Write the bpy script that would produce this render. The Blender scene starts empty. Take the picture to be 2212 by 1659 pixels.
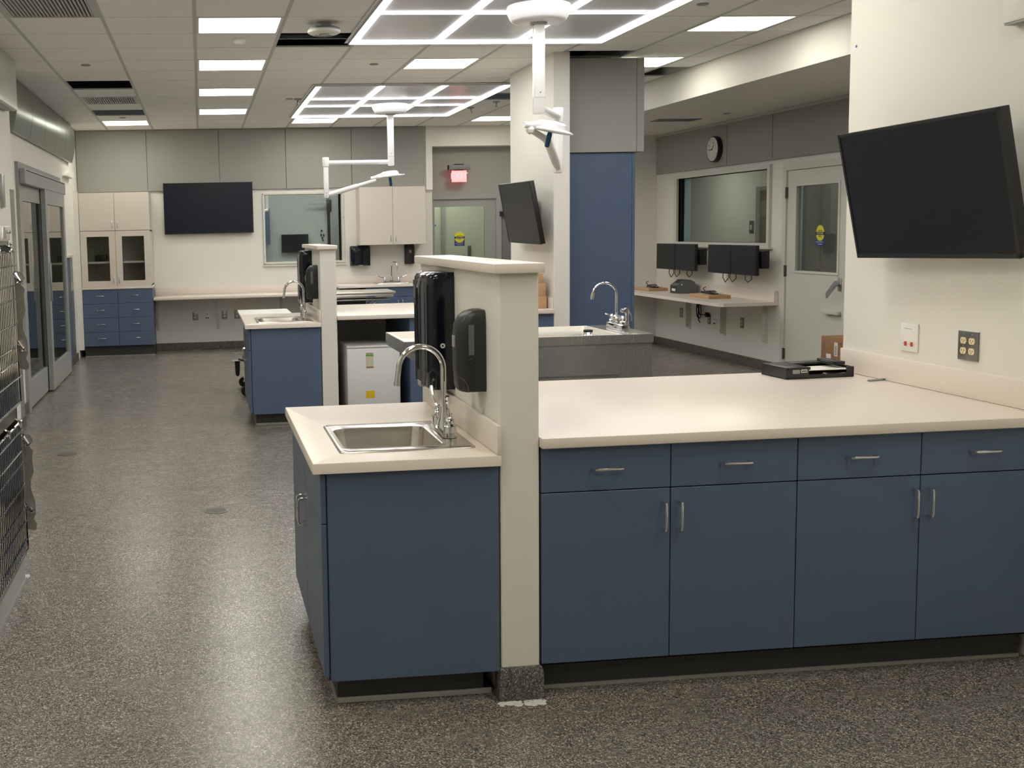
import bpy, bmesh, math, random
from mathutils import Matrix, Vector, Euler
random.seed(7)
S = bpy.context.scene
COL = S.collection
PI = math.pi

# ------------------------------------------------------------------ camera
cam_d = bpy.data.cameras.new('camera')
cam = bpy.data.objects.new('camera', cam_d)
COL.objects.link(cam)
S.camera = cam
CAM_H = 1.6163
def _cam_rot(y, p, r):
    cy, sy, cp, sp, cr, sr = math.cos(y), math.sin(y), math.cos(p), math.sin(p), math.cos(r), math.sin(r)
    R1 = Matrix(((cy, -sy, 0), (sy, cy, 0), (0, 0, 1)))
    B = Matrix(((1, 0, 0), (0, 0, -1), (0, 1, 0)))
    P = Matrix(((1, 0, 0), (0, cp, -sp), (0, sp, cp)))
    Q = Matrix(((cr, -sr, 0), (sr, cr, 0), (0, 0, 1)))
    return Q @ P @ B @ R1
_R = _cam_rot(.1052, .1023, -.023)
_m = Matrix((_R[0], -_R[1], -_R[2])).transposed()
cam.matrix_world = Matrix.Translation((0, 0, CAM_H)) @ _m.to_4x4()
cam_d.sensor_fit = 'HORIZONTAL'
cam_d.sensor_width = 36
cam_d.lens = 2383.16 / 2212 * 36
cam_d.shift_x = (1106 - 691.58) / 2212
cam_d.shift_y = -(829.5 - 743.74) / 2212
cam_d.clip_start = .05
cam_d.clip_end = 60

# ------------------------------------------------------------------ world, exposure
S.view_settings.view_transform = 'Standard'
S.view_settings.look = 'None'
S.view_settings.gamma = 1
S.view_settings.use_curve_mapping = False
S.view_settings.exposure = 0.07
W = bpy.data.worlds.new('world')
S.world = W
W.use_nodes = True
W.node_tree.nodes['Background'].inputs[0].default_value = (.55, .6, .65, 1)
W.node_tree.nodes['Background'].inputs[1].default_value = .05
S.cycles.use_denoising = True
S.cycles.max_bounces = 10
S.cycles.diffuse_bounces = 6
S.cycles.glossy_bounces = 5
S.cycles.transmission_bounces = 6
S.cycles.transparent_max_bounces = 12
S.cycles.sample_clamp_indirect = 6
S.cycles.use_light_tree = True
PANEL_E = 14.5      # 2x2 ceiling panels
BAR_E = 15       # linear light grids

# ------------------------------------------------------------------ materials
def lin(c):
    o = []
    for v in c:
        v /= 255
        o.append(v / 12.92 if v <= .04045 else ((v + .055) / 1.055) ** 2.4)
    return (*o, 1)
def mat(name, rgb, rough=.5, metal=0, spec=.5, noise=0, nscale=30, bump=0, bscale=200, coat=0):
    m = bpy.data.materials.new(name)
    m.use_nodes = True
    nt = m.node_tree
    b = nt.nodes['Principled BSDF']
    c = lin(rgb)
    b.inputs['Base Color'].default_value = c
    b.inputs['Roughness'].default_value = rough
    b.inputs['Metallic'].default_value = metal
    b.inputs['Specular IOR Level'].default_value = spec
    b.inputs['Coat Weight'].default_value = coat
    tc = nt.nodes.new('ShaderNodeTexCoord')
    if noise:
        n = nt.nodes.new('ShaderNodeTexNoise')
        n.inputs['Scale'].default_value = nscale
        n.inputs['Detail'].default_value = 4
        nt.links.new(tc.outputs['Object'], n.inputs['Vector'])
        mx = nt.nodes.new('ShaderNodeMix')
        mx.data_type = 'RGBA'
        mx.inputs[6].default_value = tuple(v * (1 - noise) for v in c[:3]) + (1,)
        mx.inputs[7].default_value = tuple(min(1, v * (1 + noise)) for v in c[:3]) + (1,)
        nt.links.new(n.outputs['Fac'], mx.inputs[0])
        nt.links.new(mx.outputs[2], b.inputs['Base Color'])
    if bump:
        n = nt.nodes.new('ShaderNodeTexNoise')
        n.inputs['Scale'].default_value = bscale
        nt.links.new(tc.outputs['Object'], n.inputs['Vector'])
        bp = nt.nodes.new('ShaderNodeBump')
        bp.inputs['Strength'].default_value = bump
        bp.inputs['Distance'].default_value = .002
        nt.links.new(n.outputs['Fac'], bp.inputs['Height'])
        nt.links.new(bp.outputs['Normal'], b.inputs['Normal'])
    return m
def brushed(name, rgb, rough, stretch=(1, 1, 60), amt=.12, metal=1):
    m = mat(name, rgb, rough, metal)
    nt = m.node_tree
    b = nt.nodes['Principled BSDF']
    tc = nt.nodes.new('ShaderNodeTexCoord')
    mp = nt.nodes.new('ShaderNodeMapping')
    mp.inputs['Scale'].default_value = stretch
    n = nt.nodes.new('ShaderNodeTexNoise')
    n.inputs['Scale'].default_value = 12
    n.inputs['Detail'].default_value = 6
    nt.links.new(tc.outputs['Object'], mp.inputs[0])
    nt.links.new(mp.outputs[0], n.inputs['Vector'])
    mr = nt.nodes.new('ShaderNodeMapRange')
    mr.inputs['To Min'].default_value = rough - amt
    mr.inputs['To Max'].default_value = rough + amt
    nt.links.new(n.outputs['Fac'], mr.inputs[0])
    nt.links.new(mr.outputs[0], b.inputs['Roughness'])
    return m
def emis(name, rgb, strength):
    m = bpy.data.materials.new(name)
    m.use_nodes = True
    nt = m.node_tree
    b = nt.nodes['Principled BSDF']
    b.inputs['Base Color'].default_value = (.8, .8, .8, 1)
    b.inputs['Emission Color'].default_value = lin(rgb)
    b.inputs['Emission Strength'].default_value = strength
    return m
def glass(name, tint=(235, 240, 238), refl=1.0, rough=0.0):
    m = bpy.data.materials.new(name)
    m.use_nodes = True
    nt = m.node_tree
    for n in list(nt.nodes):
        if n.type == 'BSDF_PRINCIPLED':
            nt.nodes.remove(n)
    out = nt.nodes['Material Output']
    t = nt.nodes.new('ShaderNodeBsdfTransparent')
    t.inputs[0].default_value = lin(tint)
    g = nt.nodes.new('ShaderNodeBsdfGlossy')
    g.inputs['Roughness'].default_value = rough
    f = nt.nodes.new('ShaderNodeFresnel')
    f.inputs[0].default_value = 1.52
    mm = nt.nodes.new('ShaderNodeMath')
    mm.operation = 'MULTIPLY'
    mm.inputs[1].default_value = refl
    mm.use_clamp = True
    mix = nt.nodes.new('ShaderNodeMixShader')
    geo = nt.nodes.new('ShaderNodeNewGeometry')
    inv = nt.nodes.new('ShaderNodeMath')
    inv.operation = 'SUBTRACT'
    inv.inputs[0].default_value = 1
    nt.links.new(geo.outputs['Backfacing'], inv.inputs[1])
    fb = nt.nodes.new('ShaderNodeMath')
    fb.operation = 'MULTIPLY'
    nt.links.new(f.outputs[0], fb.inputs[0])
    nt.links.new(inv.outputs[0], fb.inputs[1])
    nt.links.new(fb.outputs[0], mm.inputs[0])
    nt.links.new(mm.outputs[0], mix.inputs[0])
    nt.links.new(t.outputs[0], mix.inputs[1])
    nt.links.new(g.outputs[0], mix.inputs[2])
    nt.links.new(mix.outputs[0], out.inputs[0])
    return m
def floor_mat(name='speckled_floor', dark=1.0, rough=.2):
    m = bpy.data.materials.new(name)
    m.use_nodes = True
    nt = m.node_tree
    b = nt.nodes['Principled BSDF']
    tc = nt.nodes.new('ShaderNodeTexCoord')
    v = nt.nodes.new('ShaderNodeTexVoronoi')
    v.inputs['Scale'].default_value = 260
    nt.links.new(tc.outputs['Object'], v.inputs['Vector'])
    r = nt.nodes.new('ShaderNodeValToRGB')
    r.color_ramp.interpolation = 'CONSTANT'
    stops = [(0, (68, 64, 61)), (.22, (100, 93, 88)), (.47, (136, 126, 118)), (.66, (110, 112, 107)), (.8, (164, 154, 142)), (.94, (205, 195, 180))]
    e = r.color_ramp.elements
    while len(e) < len(stops):
        e.new(.5)
    for k, (p, c) in enumerate(stops):
        e[k].position = p
        cc = lin(c)
        e[k].color = (cc[0] * dark, cc[1] * dark, cc[2] * dark, 1)
    sep = nt.nodes.new('ShaderNodeSeparateColor')
    nt.links.new(v.outputs['Color'], sep.inputs[0])
    nt.links.new(sep.outputs[0], r.inputs[0])
    n = nt.nodes.new('ShaderNodeTexNoise')
    n.inputs['Scale'].default_value = 1.7
    n.inputs['Detail'].default_value = 6
    nt.links.new(tc.outputs['Object'], n.inputs['Vector'])
    mr = nt.nodes.new('ShaderNodeMapRange')
    mr.inputs['To Min'].default_value = .8
    mr.inputs['To Max'].default_value = 1.15
    nt.links.new(n.outputs['Fac'], mr.inputs[0])
    mx = nt.nodes.new('ShaderNodeVectorMath')
    mx.operation = 'SCALE'
    nt.links.new(r.outputs[0], mx.inputs[0])
    nt.links.new(mr.outputs[0], mx.inputs['Scale'])
    nt.links.new(mx.outputs[0], b.inputs['Base Color'])
    n2 = nt.nodes.new('ShaderNodeTexNoise')
    n2.inputs['Scale'].default_value = 90
    n2.inputs['Detail'].default_value = 3
    nt.links.new(tc.outputs['Object'], n2.inputs['Vector'])
    mp = nt.nodes.new('ShaderNodeMapping')
    mp.inputs['Scale'].default_value = (1.2, 3.5, 1)
    n3 = nt.nodes.new('ShaderNodeTexNoise')
    n3.inputs['Scale'].default_value = 2.3
    n3.inputs['Detail'].default_value = 7
    n3.inputs['Roughness'].default_value = .7
    nt.links.new(tc.outputs['Object'], mp.inputs[0])
    nt.links.new(mp.outputs[0], n3.inputs['Vector'])
    mr2 = nt.nodes.new('ShaderNodeMapRange')
    mr2.inputs['From Min'].default_value = .3
    mr2.inputs['From Max'].default_value = .7
    mr2.inputs['To Min'].default_value = rough + .03
    mr2.inputs['To Max'].default_value = rough + .10
    nt.links.new(n3.outputs['Fac'], mr2.inputs[0])
    nt.links.new(mr2.outputs[0], b.inputs['Roughness'])
    bp = nt.nodes.new('ShaderNodeBump')
    bp.inputs['Strength'].default_value = .16
    bp.inputs['Distance'].default_value = .0012
    nt.links.new(n2.outputs['Fac'], bp.inputs['Height'])
    nt.links.new(bp.outputs['Normal'], b.inputs['Normal'])
    b.inputs['Specular IOR Level'].default_value = .5
    return m

M = dict(
    wall=mat('wall_paint', (222, 219, 211), .55, bump=.08, bscale=120),
    tile=mat('ceiling_tile', (240, 239, 236), .9, noise=.05, nscale=140, bump=.2, bscale=160),
    tbar=mat('grid_metal', (190, 190, 186), .5),
    solid=mat('solid_surface', (224, 213, 203), .32, noise=.02, nscale=200),
    blue=mat('blue_laminate', (81, 97, 123), .40, noise=.06, nscale=9),
    cream=mat('cream_laminate', (212, 202, 190), .45, noise=.02, nscale=60),
    grey=mat('grey_panel_fabric', (150, 150, 144), .75, noise=.03, nscale=50),
    frame=mat('grey_frame_paint', (150, 151, 150), .4),
    offw=mat('offwhite_frame_paint', (205, 203, 193), .45),
    dark=mat('dark_base_vinyl', (52, 52, 52), .45),
    darkstrip=mat('grey_sealant', (150, 148, 142), .5),
    black=mat('black_plastic', (22, 23, 27), .3),
    gloss=mat('gloss_black_plastic', (10, 13, 26), .11),
    satin=mat('satin_black_plastic', (36, 36, 38), .42),
    screen=mat('switched_off_screen', (14, 16, 28), .34, spec=.35),
    bezel=mat('screen_bezel', (26, 26, 28), .4),
    chrome=mat('chrome', (225, 226, 228), .06, 1),
    steel=brushed('brushed_steel', (224, 219, 212), .38, (1, 60, 1)),
    steelv=brushed('brushed_steel_vertical', (176, 172, 166), .24, (60, 60, 1), .1, .72),
    sinksteel=brushed('sink_steel', (206, 200, 193), .22, (1, 30, 1), .06),
    alu=brushed('aluminium', (176, 178, 178), .38, (1, 60, 1), .06),
    panelm=brushed('satin_metal_panel', (148, 154, 148), .3, (1, 1, 1), .04),
    white=mat('white_enamel', (240, 237, 234), .25),
    whitep=mat('white_plastic', (228, 226, 220), .4),
    appliance=mat('white_appliance', (214, 216, 215), .35),
    cardb=mat('cardboard', (186, 150, 112), .8, noise=.06, nscale=20),
    cardbd=mat('brown_box_cardboard', (150, 112, 78), .8, noise=.06, nscale=20),
    green=mat('green_print', (108, 158, 78), .5),
    yellow=mat('yellow_label', (222, 178, 18), .5),
    syellow=mat('sticker_yellow', (214, 206, 60), .5),
    sblue=mat('sticker_blue', (32, 48, 120), .5),
    tape=mat('blue_tape', (70, 110, 180), .6),
    hblue=mat('blue_handle_grip', (22, 72, 112), .4),
    almond=mat('almond_receptacle', (226, 210, 170), .4),
    orange=mat('orange_jack', (190, 62, 40), .5),
    plate=brushed('steel_cover_plate', (130, 128, 124), .35),
    tan=mat('tan_paper', (200, 190, 172), .7),
    brown=mat('brown_door_wood', (128, 98, 76), .5, noise=.1, nscale=8),
    hall=mat('corridor_wall_paint', (190, 192, 178), .6),
    hallgrey=mat('grey_door_paint', (112, 112, 112), .45),
    pale=mat('pale_blue_trim_and_daylight', (190, 215, 225), .4),
    grout=mat('plenum_dark', (26, 28, 34), .9),
    duct=mat('galvanised_duct', (110, 116, 124), .5, .6),
    gap=mat('black_gap', (6, 6, 9), .9),
    printer=mat('printer_grey_plastic', (96, 98, 98), .5),
    rubber=mat('black_rubber', (24, 24, 24), .7),
    brass=mat('hinge_steel', (120, 116, 108), .4, .8),
    infill=mat('grey_gloss_infill', (214, 214, 216), .22, spec=.4),
    stain=mat('white_mortar_residue', (205, 205, 200), .8),
    curb=floor_mat('speckled_cove', .55, .4),
    floor=floor_mat(),
    pane=glass('clear_pane', refl=1.0),
    pane2=glass('reflective_pane', (214, 222, 218), 1.3),
    panel=emis('light_panel_diffuser', (254, 251, 236), PANEL_E),
    bar=emis('led_strip', (250, 250, 255), BAR_E),
    exit=emis('exit_red', (255, 8, 60), 1.5),
    exitw=emis('exit_letter', (255, 80, 120), 1.5),
    face=mat('clock_face', (215, 215, 210), .5),
    lens=mat('lamp_lens', (235, 240, 245), .1),
)

# ------------------------------------------------------------------ mesh helpers
class MB:
    def __init__(s):
        s.bm = bmesh.new()
    def box(s, x0, x1, y0, y1, z0, z1, b=0, seg=2):
        if x0 > x1: x0, x1 = x1, x0
        if y0 > y1: y0, y1 = y1, y0
        if z0 > z1: z0, z1 = z1, z0
        r = bmesh.ops.create_cube(s.bm, size=1)
        vs = r['verts']
        for v in vs:
            v.co = Vector(((x0 + x1) / 2 + v.co.x * (x1 - x0), (y0 + y1) / 2 + v.co.y * (y1 - y0), (z0 + z1) / 2 + v.co.z * (z1 - z0)))
        if b:
            es = {e for v in vs for e in v.link_edges}
            bmesh.ops.bevel(s.bm, geom=list(es), offset=min(b, .49 * min(x1 - x0, y1 - y0, z1 - z0)), segments=seg, affect='EDGES', profile=.5)
        return s
    def tube(s, pts, r, n=12, closed=False):
        pts = [Vector(p) for p in pts]
        rs = r if isinstance(r, (list, tuple)) else [r] * len(pts)
        rings = []
        up = None
        N = len(pts)
        for i, p in enumerate(pts):
            if closed:
                t = pts[(i + 1) % N] - pts[i - 1]
            else:
                t = pts[min(i + 1, N - 1)] - pts[max(i - 1, 0)]
            t.normalize()
            if up is None:
                up = Vector((0, 0, 1)) if abs(t.z) < .9 else Vector((1, 0, 0))
            a = t.cross(up)
            if a.length < 1e-4:
                a = t.cross(Vector((0, 1, 0)))
            a.normalize()
            up = a.cross(t).normalized()
            rings.append([s.bm.verts.new(p + (a * math.cos(2 * PI * k / n) + up * math.sin(2 * PI * k / n)) * rs[i]) for k in range(n)])
        m = N if closed else N - 1
        for i in range(m):
            A, B = rings[i], rings[(i + 1) % N]
            for k in range(n):
                s.bm.faces.new((A[k], A[(k + 1) % n], B[(k + 1) % n], B[k]))
        if not closed:
            s.bm.faces.new(rings[0][::-1])
            s.bm.faces.new(rings[-1])
        return s
    def cyl(s, p0, p1, r, r2=None, n=20):
        return s.tube([p0, p1], [r, r if r2 is None else r2], n)
    def lathe(s, c, prof, n=28, axis='z'):
        """prof: list of (radius, height)"""
        rings = []
        for (r, h) in prof:
            ring = []
            for k in range(n):
                a = 2 * PI * k / n
                x, y = r * math.cos(a), r * math.sin(a)
                if axis == 'z': co = (c[0] + x, c[1] + y, c[2] + h)
                elif axis == 'y': co = (c[0] + x, c[1] + h, c[2] + y)
                else: co = (c[0] + h, c[1] + x, c[2] + y)
                ring.append(s.bm.verts.new(co))
            rings.append(ring)
        for A, B in zip(rings, rings[1:]):
            for k in range(n):
                s.bm.faces.new((A[k], A[(k + 1) % n], B[(k + 1) % n], B[k]))
        s.bm.faces.new(rings[0][::-1])
        s.bm.faces.new(rings[-1])
        return s
    def prism(s, poly, a, b, axis='y'):
        """poly in the plane normal to axis, extruded from a to b"""
        def co(p, t):
            if axis == 'y': return (p[0], t, p[1])
            if axis == 'x': return (t, p[0], p[1])
            return (p[0], p[1], t)
        A = [s.bm.verts.new(co(p, a)) for p in poly]
        B = [s.bm.verts.new(co(p, b)) for p in poly]
        n = len(poly)
        s.bm.faces.new(A[::-1])
        s.bm.faces.new(B)
        for k in range(n):
            s.bm.faces.new((A[k], A[(k + 1) % n], B[(k + 1) % n], B[k]))
        return s
    def loft(s, rings, cap0=True, cap1=True):
        R = [[s.bm.verts.new(p) for p in r] for r in rings]
        n = len(R[0])
        for A, B in zip(R, R[1:]):
            for k in range(n):
                s.bm.faces.new((A[k], A[(k + 1) % n], B[(k + 1) % n], B[k]))
        if cap0: s.bm.faces.new(R[0][::-1])
        if cap1: s.bm.faces.new(R[-1])
        return s
    def quad(s, *ps):
        s.bm.faces.new([s.bm.verts.new(p) for p in ps])
        return s
    def xform(s, mtx):
        s.bm.transform(mtx)
        return s
    def build(s, name, m, parent=None, smooth=True, ang=35, solid=True):
        if solid:
            bmesh.ops.recalc_face_normals(s.bm, faces=s.bm.faces)
        if parent is not None:
            s.bm.transform(Matrix.Translation(-OFF.get(parent.name, Vector((0, 0, 0)))))
        me = bpy.data.meshes.new(name)
        s.bm.to_mesh(me)
        s.bm.free()
        me.materials.append(M[m] if isinstance(m, str) else m)
        if smooth:
            for p in me.polygons: p.use_smooth = True
            me.set_sharp_from_angle(angle=math.radians(ang))
        o = bpy.data.objects.new(name, me)
        COL.objects.link(o)
        if parent is not None:
            o.parent = parent
            OFF[o.name] = OFF.get(parent.name, Vector((0, 0, 0)))
        return o
OFF = {}
def rrect(x0, x1, y0, y1, z, r, n=5):
    pts = []
    for cx, cy, a0 in ((x1 - r, y1 - r, 0), (x0 + r, y1 - r, 90), (x0 + r, y0 + r, 180), (x1 - r, y0 + r, 270)):
        for k in range(n + 1):
            a = math.radians(a0 + 90 * k / n)
            pts.append((cx + r * math.cos(a), cy + r * math.sin(a), z))
    return pts
def tag(o, label=None, cat=None, group=None, kind=None):
    if label: o['label'] = label
    if cat: o['category'] = cat
    if group: o['group'] = group
    if kind: o['kind'] = kind
    return o
def thing(name, label, cat, loc=(0, 0, 0), rz=0, group=None, local=False, rot=None):
    """Empty at the thing's base; parts given in world coordinates unless local"""
    o = bpy.data.objects.new(name, None)
    o.empty_display_size = .1
    COL.objects.link(o)
    o.location = loc
    o.rotation_euler = rot if rot else (0, 0, rz)
    OFF[o.name] = Vector((0, 0, 0)) if local else Vector(loc)
    return tag(o, label, cat, group)
def struct(mb, name, m, parent=None, **k):
    o = mb.build(name, m, parent, **k)
    if parent is None: o['kind'] = 'structure'
    return o
def kids(o): return [c for c in bpy.data.objects if c.parent == o]
def dup(o, loc=None, rz=None, label=None, parent=None, rot=None):
    c = o.copy()
    COL.objects.link(c)
    if parent is not None: c.parent = parent
    if loc is not None: c.location = loc
    if rz is not None: c.rotation_euler = (0, 0, rz)
    if rot is not None: c.rotation_euler = rot
    if label: c['label'] = label
    for ch in kids(o): dup(ch, parent=c)
    return c
def letters(txt, size, m, parent, loc, rot=(PI / 2, 0, 0), name='lettering', ext=.0004, ax='CENTER'):
    cu = bpy.data.curves.new('t', 'FONT')
    cu.body = txt
    cu.size = size
    cu.extrude = ext
    cu.align_x = ax
    cu.align_y = 'CENTER'
    t = bpy.data.objects.new('t', cu)
    COL.objects.link(t)
    bpy.context.view_layer.update()
    me = bpy.data.meshes.new_from_object(t.evaluated_get(bpy.context.evaluated_depsgraph_get()))
    bpy.data.objects.remove(t)
    me.transform(Matrix.LocRotScale(Vector(loc), Euler(rot), None))
    me.transform(Matrix.Translation(-OFF.get(parent.name, Vector((0, 0, 0)))))
    me.materials.clear()
    me.materials.append(M[m])
    o = bpy.data.objects.new(name, me)
    COL.objects.link(o)
    o.parent = parent
    OFF[o.name] = OFF.get(parent.name, Vector((0, 0, 0)))
    return o
def arc(c, r, a0, a1, n, plane='xz'):
    pts = []
    for k in range(n + 1):
        a = math.radians(a0 + (a1 - a0) * k / n)
        u, v = r * math.cos(a), r * math.sin(a)
        pts.append((c[0] + u, c[1], c[2] + v) if plane == 'xz' else ((c[0], c[1] + u, c[2] + v) if plane == 'yz' else (c[0] + u, c[1] + v, c[2])))
    return pts

# ================================================================== THE SETTING
ZC = 3.053
XL, XR, YB = -1.66, 6.08, 15.55      # left wall, right wall, back wall
G0X, G0Y, G = .009, 7.582, .6096      # ceiling grid origin and pitch

struct(MB().quad((-4.6, -3.2, 0), (10, -3.2, 0), (10, 19.6, 0), (-4.6, 19.6, 0)), 'floor', 'floor', solid=False)

# ceiling tiles, with cells left out for lights, grilles and missing tiles
LIGHTS = [(0, 0), (0, 3), (0, 6), (0, 9), (3, 3), (6, 0), (6, 3), (-2, 11), (2, 11), (6, 11),
          (0, -4), (0, -8), (0, -12), (3, -5), (3, -9), (3, -13), (-2, -6), (-2, -11), (6, -4), (6, -9), (6, 7), (-2, 2), ]
LIGHTS.remove((-2, 2))
GRILLES = [(-2, 7), (-2, -1)]
VOIDS = [(-2, 5), (-2, 9), (1, 1), (7, 4), (5, 7), (5, 2)]
skip = set(LIGHTS + GRILLES + VOIDS)
cb = MB()
gb = MB()
def cellx(i): return G0X + G * i
def celly(j): return G0Y + G * j
xs = sorted({XL, 4.59, *[cellx(i) for i in range(-2, 8)]})
ys = sorted({-3.2, YB, *[celly(j) for j in range(-17, 14) if -3.2 < celly(j) < YB]})
for a, b in zip(xs, xs[1:]):
    for c, d in zip(ys, ys[1:]):
        i = round((a - G0X) / G - .001) if a > XL else -3
        i = math.floor(((a + b) / 2 - G0X) / G)
        j = math.floor(((c + d) / 2 - G0Y) / G)
        if (i, j) in skip: continue
        e = .008
        cb.box(a + e, b - e, c + e, d - e, ZC, ZC + .015)
cb.box(cellx(5) + .008, cellx(6) - .008, celly(2) + .008, 9.06, ZC, ZC + .015)
struct(cb, 'ceiling', 'tile', smooth=False)
for x in xs: gb.box(x - .012, x + .012, -3.2, YB, ZC - .003, ZC + .012)
for y in ys: gb.box(XL, 4.59, y - .0095, y + .0095, ZC + .002, ZC + .012)
struct(gb, 'trim_1', 'tbar', smooth=False)
# dark plenum above the tiles
pb = MB()
pb.box(XL - .1, 6.3, -3.3, YB + .1, 3.62, 3.7)
struct(pb, 'ceiling', 'grout', smooth=False)
tag(bpy.data.objects['trim_1'], kind='structure')

def wall_with_holes(mb, axis, pos, thick, a0, a1, z0, z1, holes):
    """axis 'x': wall plane x=pos..pos+thick, spans a along y; holes (b0,b1,zb,zt)"""
    cuts = sorted({a0, a1, *[h[0] for h in holes], *[h[1] for h in holes]})
    for p, q in zip(cuts, cuts[1:]):
        segs = [(z0, z1)]
        for h in holes:
            if p >= h[0] - 1e-6 and q <= h[1] + 1e-6:
                ns = []
                for s0, s1 in segs:
                    if h[2] > s0: ns.append((s0, min(s1, h[2])))
                    if h[3] < s1: ns.append((max(s0, h[3]), s1))
                segs = ns
        for s0, s1 in segs:
            if s1 - s0 < 1e-4: continue
            if axis == 'x': mb.box(pos, pos + thick, p, q, s0, s1)
            else: mb.box(p, q, pos, pos + thick, s0, s1)
    return mb
# left wall: near part stands 0.1 m proud, door wall, white end
w = MB()
w.box(-1.75, -1.56, -3.2, 9.62, 0, ZC)
wall_with_holes(w, 'x', XL - .12, .12, 9.62, YB, 0, ZC, [(10.46, 13.44, 0, 2.29)])
struct(w, 'wall_left', 'wall', smooth=False)
# back wall with the viewing window and the exit recess
w = MB()
wall_with_holes(w, 'y', YB, .12, XL, 4.9, 0, ZC, [(.90, 1.995, 1.19, 2.137), (3.29, 4.62, 0, 2.772)])
w.box(3.20, 3.29, YB - .045, YB, 2.16, ZC)
struct(w, 'wall_back', 'wall', smooth=False)
w = MB()
w.box(3.17, 3.29, YB + .12, YB + .25, 0, 2.9)
w.box(4.62, 4.74, YB + .12, YB + .25, 0, 2.9)
w.box(3.29, 4.62, YB + .12, YB + .25, 2.772, 2.9)
struct(w, 'wall_recess', 'wall', smooth=False)
w = MB()
wall_with_holes(w, 'y', YB + .25, .06, 3.17, 4.74, 0, 2.9, [(3.36, 4.12, .9, 1.93)])
w.box(3.29, 4.62, YB + .235, YB + .25, 2.095, 2.11)
struct(w, 'wall_exit', 'grey', smooth=False)
# short return and the back wall of the right-hand bay
w = MB()
w.box(4.75, 6.2, 14.3, 14.42, 0, ZC)
w.box(4.75, 4.87, 14.42, YB + .12, 0, ZC)
struct(w, 'wall_bay', 'wall', smooth=False)
# right wall with window and door
w = MB()
wall_with_holes(w, 'x', XR, .12, -3.2, 14.3, 0, ZC, [(11.35, 13.62, 1.377, 2.17), (9.93, 11.0, 0, 2.15)])
struct(w, 'wall_right', 'wall', smooth=False)
# lowered ceiling over the right-hand bay
w = MB()
w.box(4.59, 6.2, -3.2, 14.42, 2.77, 3.62)
struct(w, 'ceiling', 'wall', smooth=False)
# wall behind the camera
struct(MB().box(-1.8, 6.2, -3.32, -3.2, 0, 3.62), 'wall_front', 'wall', smooth=False)
# partition nearest the camera on the right, and the second one further back
struct(MB().box(2.97, 3.112, -1.6, 4.842, 0, 3.06), 'wall_partition', 'wall', smooth=False)
struct(MB().box(2.97, 3.112, 9.112, 10.42, 0, 3.06, b=.006), 'wall_column', 'wall', smooth=False)

# cove baseboards in the floor material
def base(name, *bx):
    m = MB()
    for q in bx: m.box(*q, b=.004)
    return struct(m, name, 'curb', smooth=False)
base('baseboard_back', (-.66, 3.29, YB - .02, YB, 0, .1))
base('baseboard_right', (XR - .02, XR, 11.02, 14.3, 0, .1), (4.75, XR - .02, 14.28, 14.3, 0, .1), (XR - .02, XR, -3, 9.9, 0, .1))
base('baseboard_left', (XL, XL + .015, 9.62, 10.44, 0, .1), (-1.56, -1.545, 5.4, 9.62, 0, .1), (XL, XL + .015, 13.46, 14.7, 0, .1))
base('baseboard_partition', (3.112, 3.127, 3.3, 4.86, 0, .1), (2.955, 3.127, 4.842, 4.858, 0, .1))

# half walls of the two islands with cap and coved base
def half_wall(n, yf):
    y1 = yf + 1.31
    o = struct(MB().box(.9748, 1.1093, yf, y1, 0, 1.463, b=.006), 'wall_half_%s' % n, 'wall', smooth=False)
    struct(MB().box(.951, 1.121, yf - .03, y1 + .03, 1.463, 1.496, b=.004), 'trim_%d' % (2 + (n == 'far')), 'solid')
    m = MB()
    for (a, b, c, d) in ((.962, 1.122, yf - .018, yf + .05),):
        m.loft([rrect(a, b, c, d, 0, .006, 2), rrect(a + .002, b - .002, c + .002, d, .1, .006, 2), rrect(a + .008, b - .008, c + .012, d, .117, .006, 2)])
    struct(m, 'baseboard_%s' % n, 'curb')
YF1, YF2 = 3.56, 9.11
half_wall('near', YF1)
half_wall('far', YF2)
# mortar residue at the foot of the near half wall
rs = MB()
for k in range(46):
    x = .955 + .18 * random.random()
    y = YF1 - .022 - .03 * random.random() ** 2
    r = .006 + .01 * random.random()
    rs.lathe((x, y, 0), [(r, 0), (r * .8, .0015), (r * .3, .003)], 7)
tag(rs.build('mortar_residue', 'stain'), 'white dried mortar smear on floor at foot of near half wall', 'residue', kind='stuff')

# ---- rooms seen through glass
w = MB()
w.box(.2, 3.0, 18.5, 18.6, 0, 2.9)
w.box(.1, .2, YB + .12, 18.6, 0, 2.9)
w.box(3.0, 3.1, YB + .12, 18.6, 0, 2.9)
w.box(.1, 3.1, YB + .12, 18.6, 2.9, 3.0)
struct(w, 'wall_procedure_room', mat('viewing_room_grey', (186, 189, 192), .6), smooth=False)
w = MB()
w.box(3.1, 5.2, 17.9, 18.0, 0, 2.8)
w.box(5.1, 5.2, YB + .31, 18.0, 0, 2.8)
w.box(3.1, 3.15, YB + .31, 18.0, 0, 2.8)
w.box(3.1, 5.2, YB + .31, 18.0, 2.8, 2.9)
struct(w, 'wall_corridor', 'hall', smooth=False)
w = MB()
w.box(8.3, 8.4, 9.0, 19.6, 0, 2.75)
w.box(XR + .12, 8.4, 8.9, 9.0, 0, 2.75)
w.box(XR + .12, 8.4, 19.5, 19.6, 0, 2.75)
w.box(XR + .12, 8.4, 9.0, 19.6, 2.75, 2.85)
struct(w, 'wall_office', 'wall', smooth=False)
w = MB()
w.box(-4.4, -4.3, 9.9, 15.5, 0, 2.6)
w.box(-4.4, XL - .12, 9.8, 9.9, 0, 2.6)
w.box(-4.4, XL - .12, 15.5, 15.6, 0, 2.6)
w.box(-4.4, XL - .12, 9.9, 15.5, 2.6, 2.7)
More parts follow.
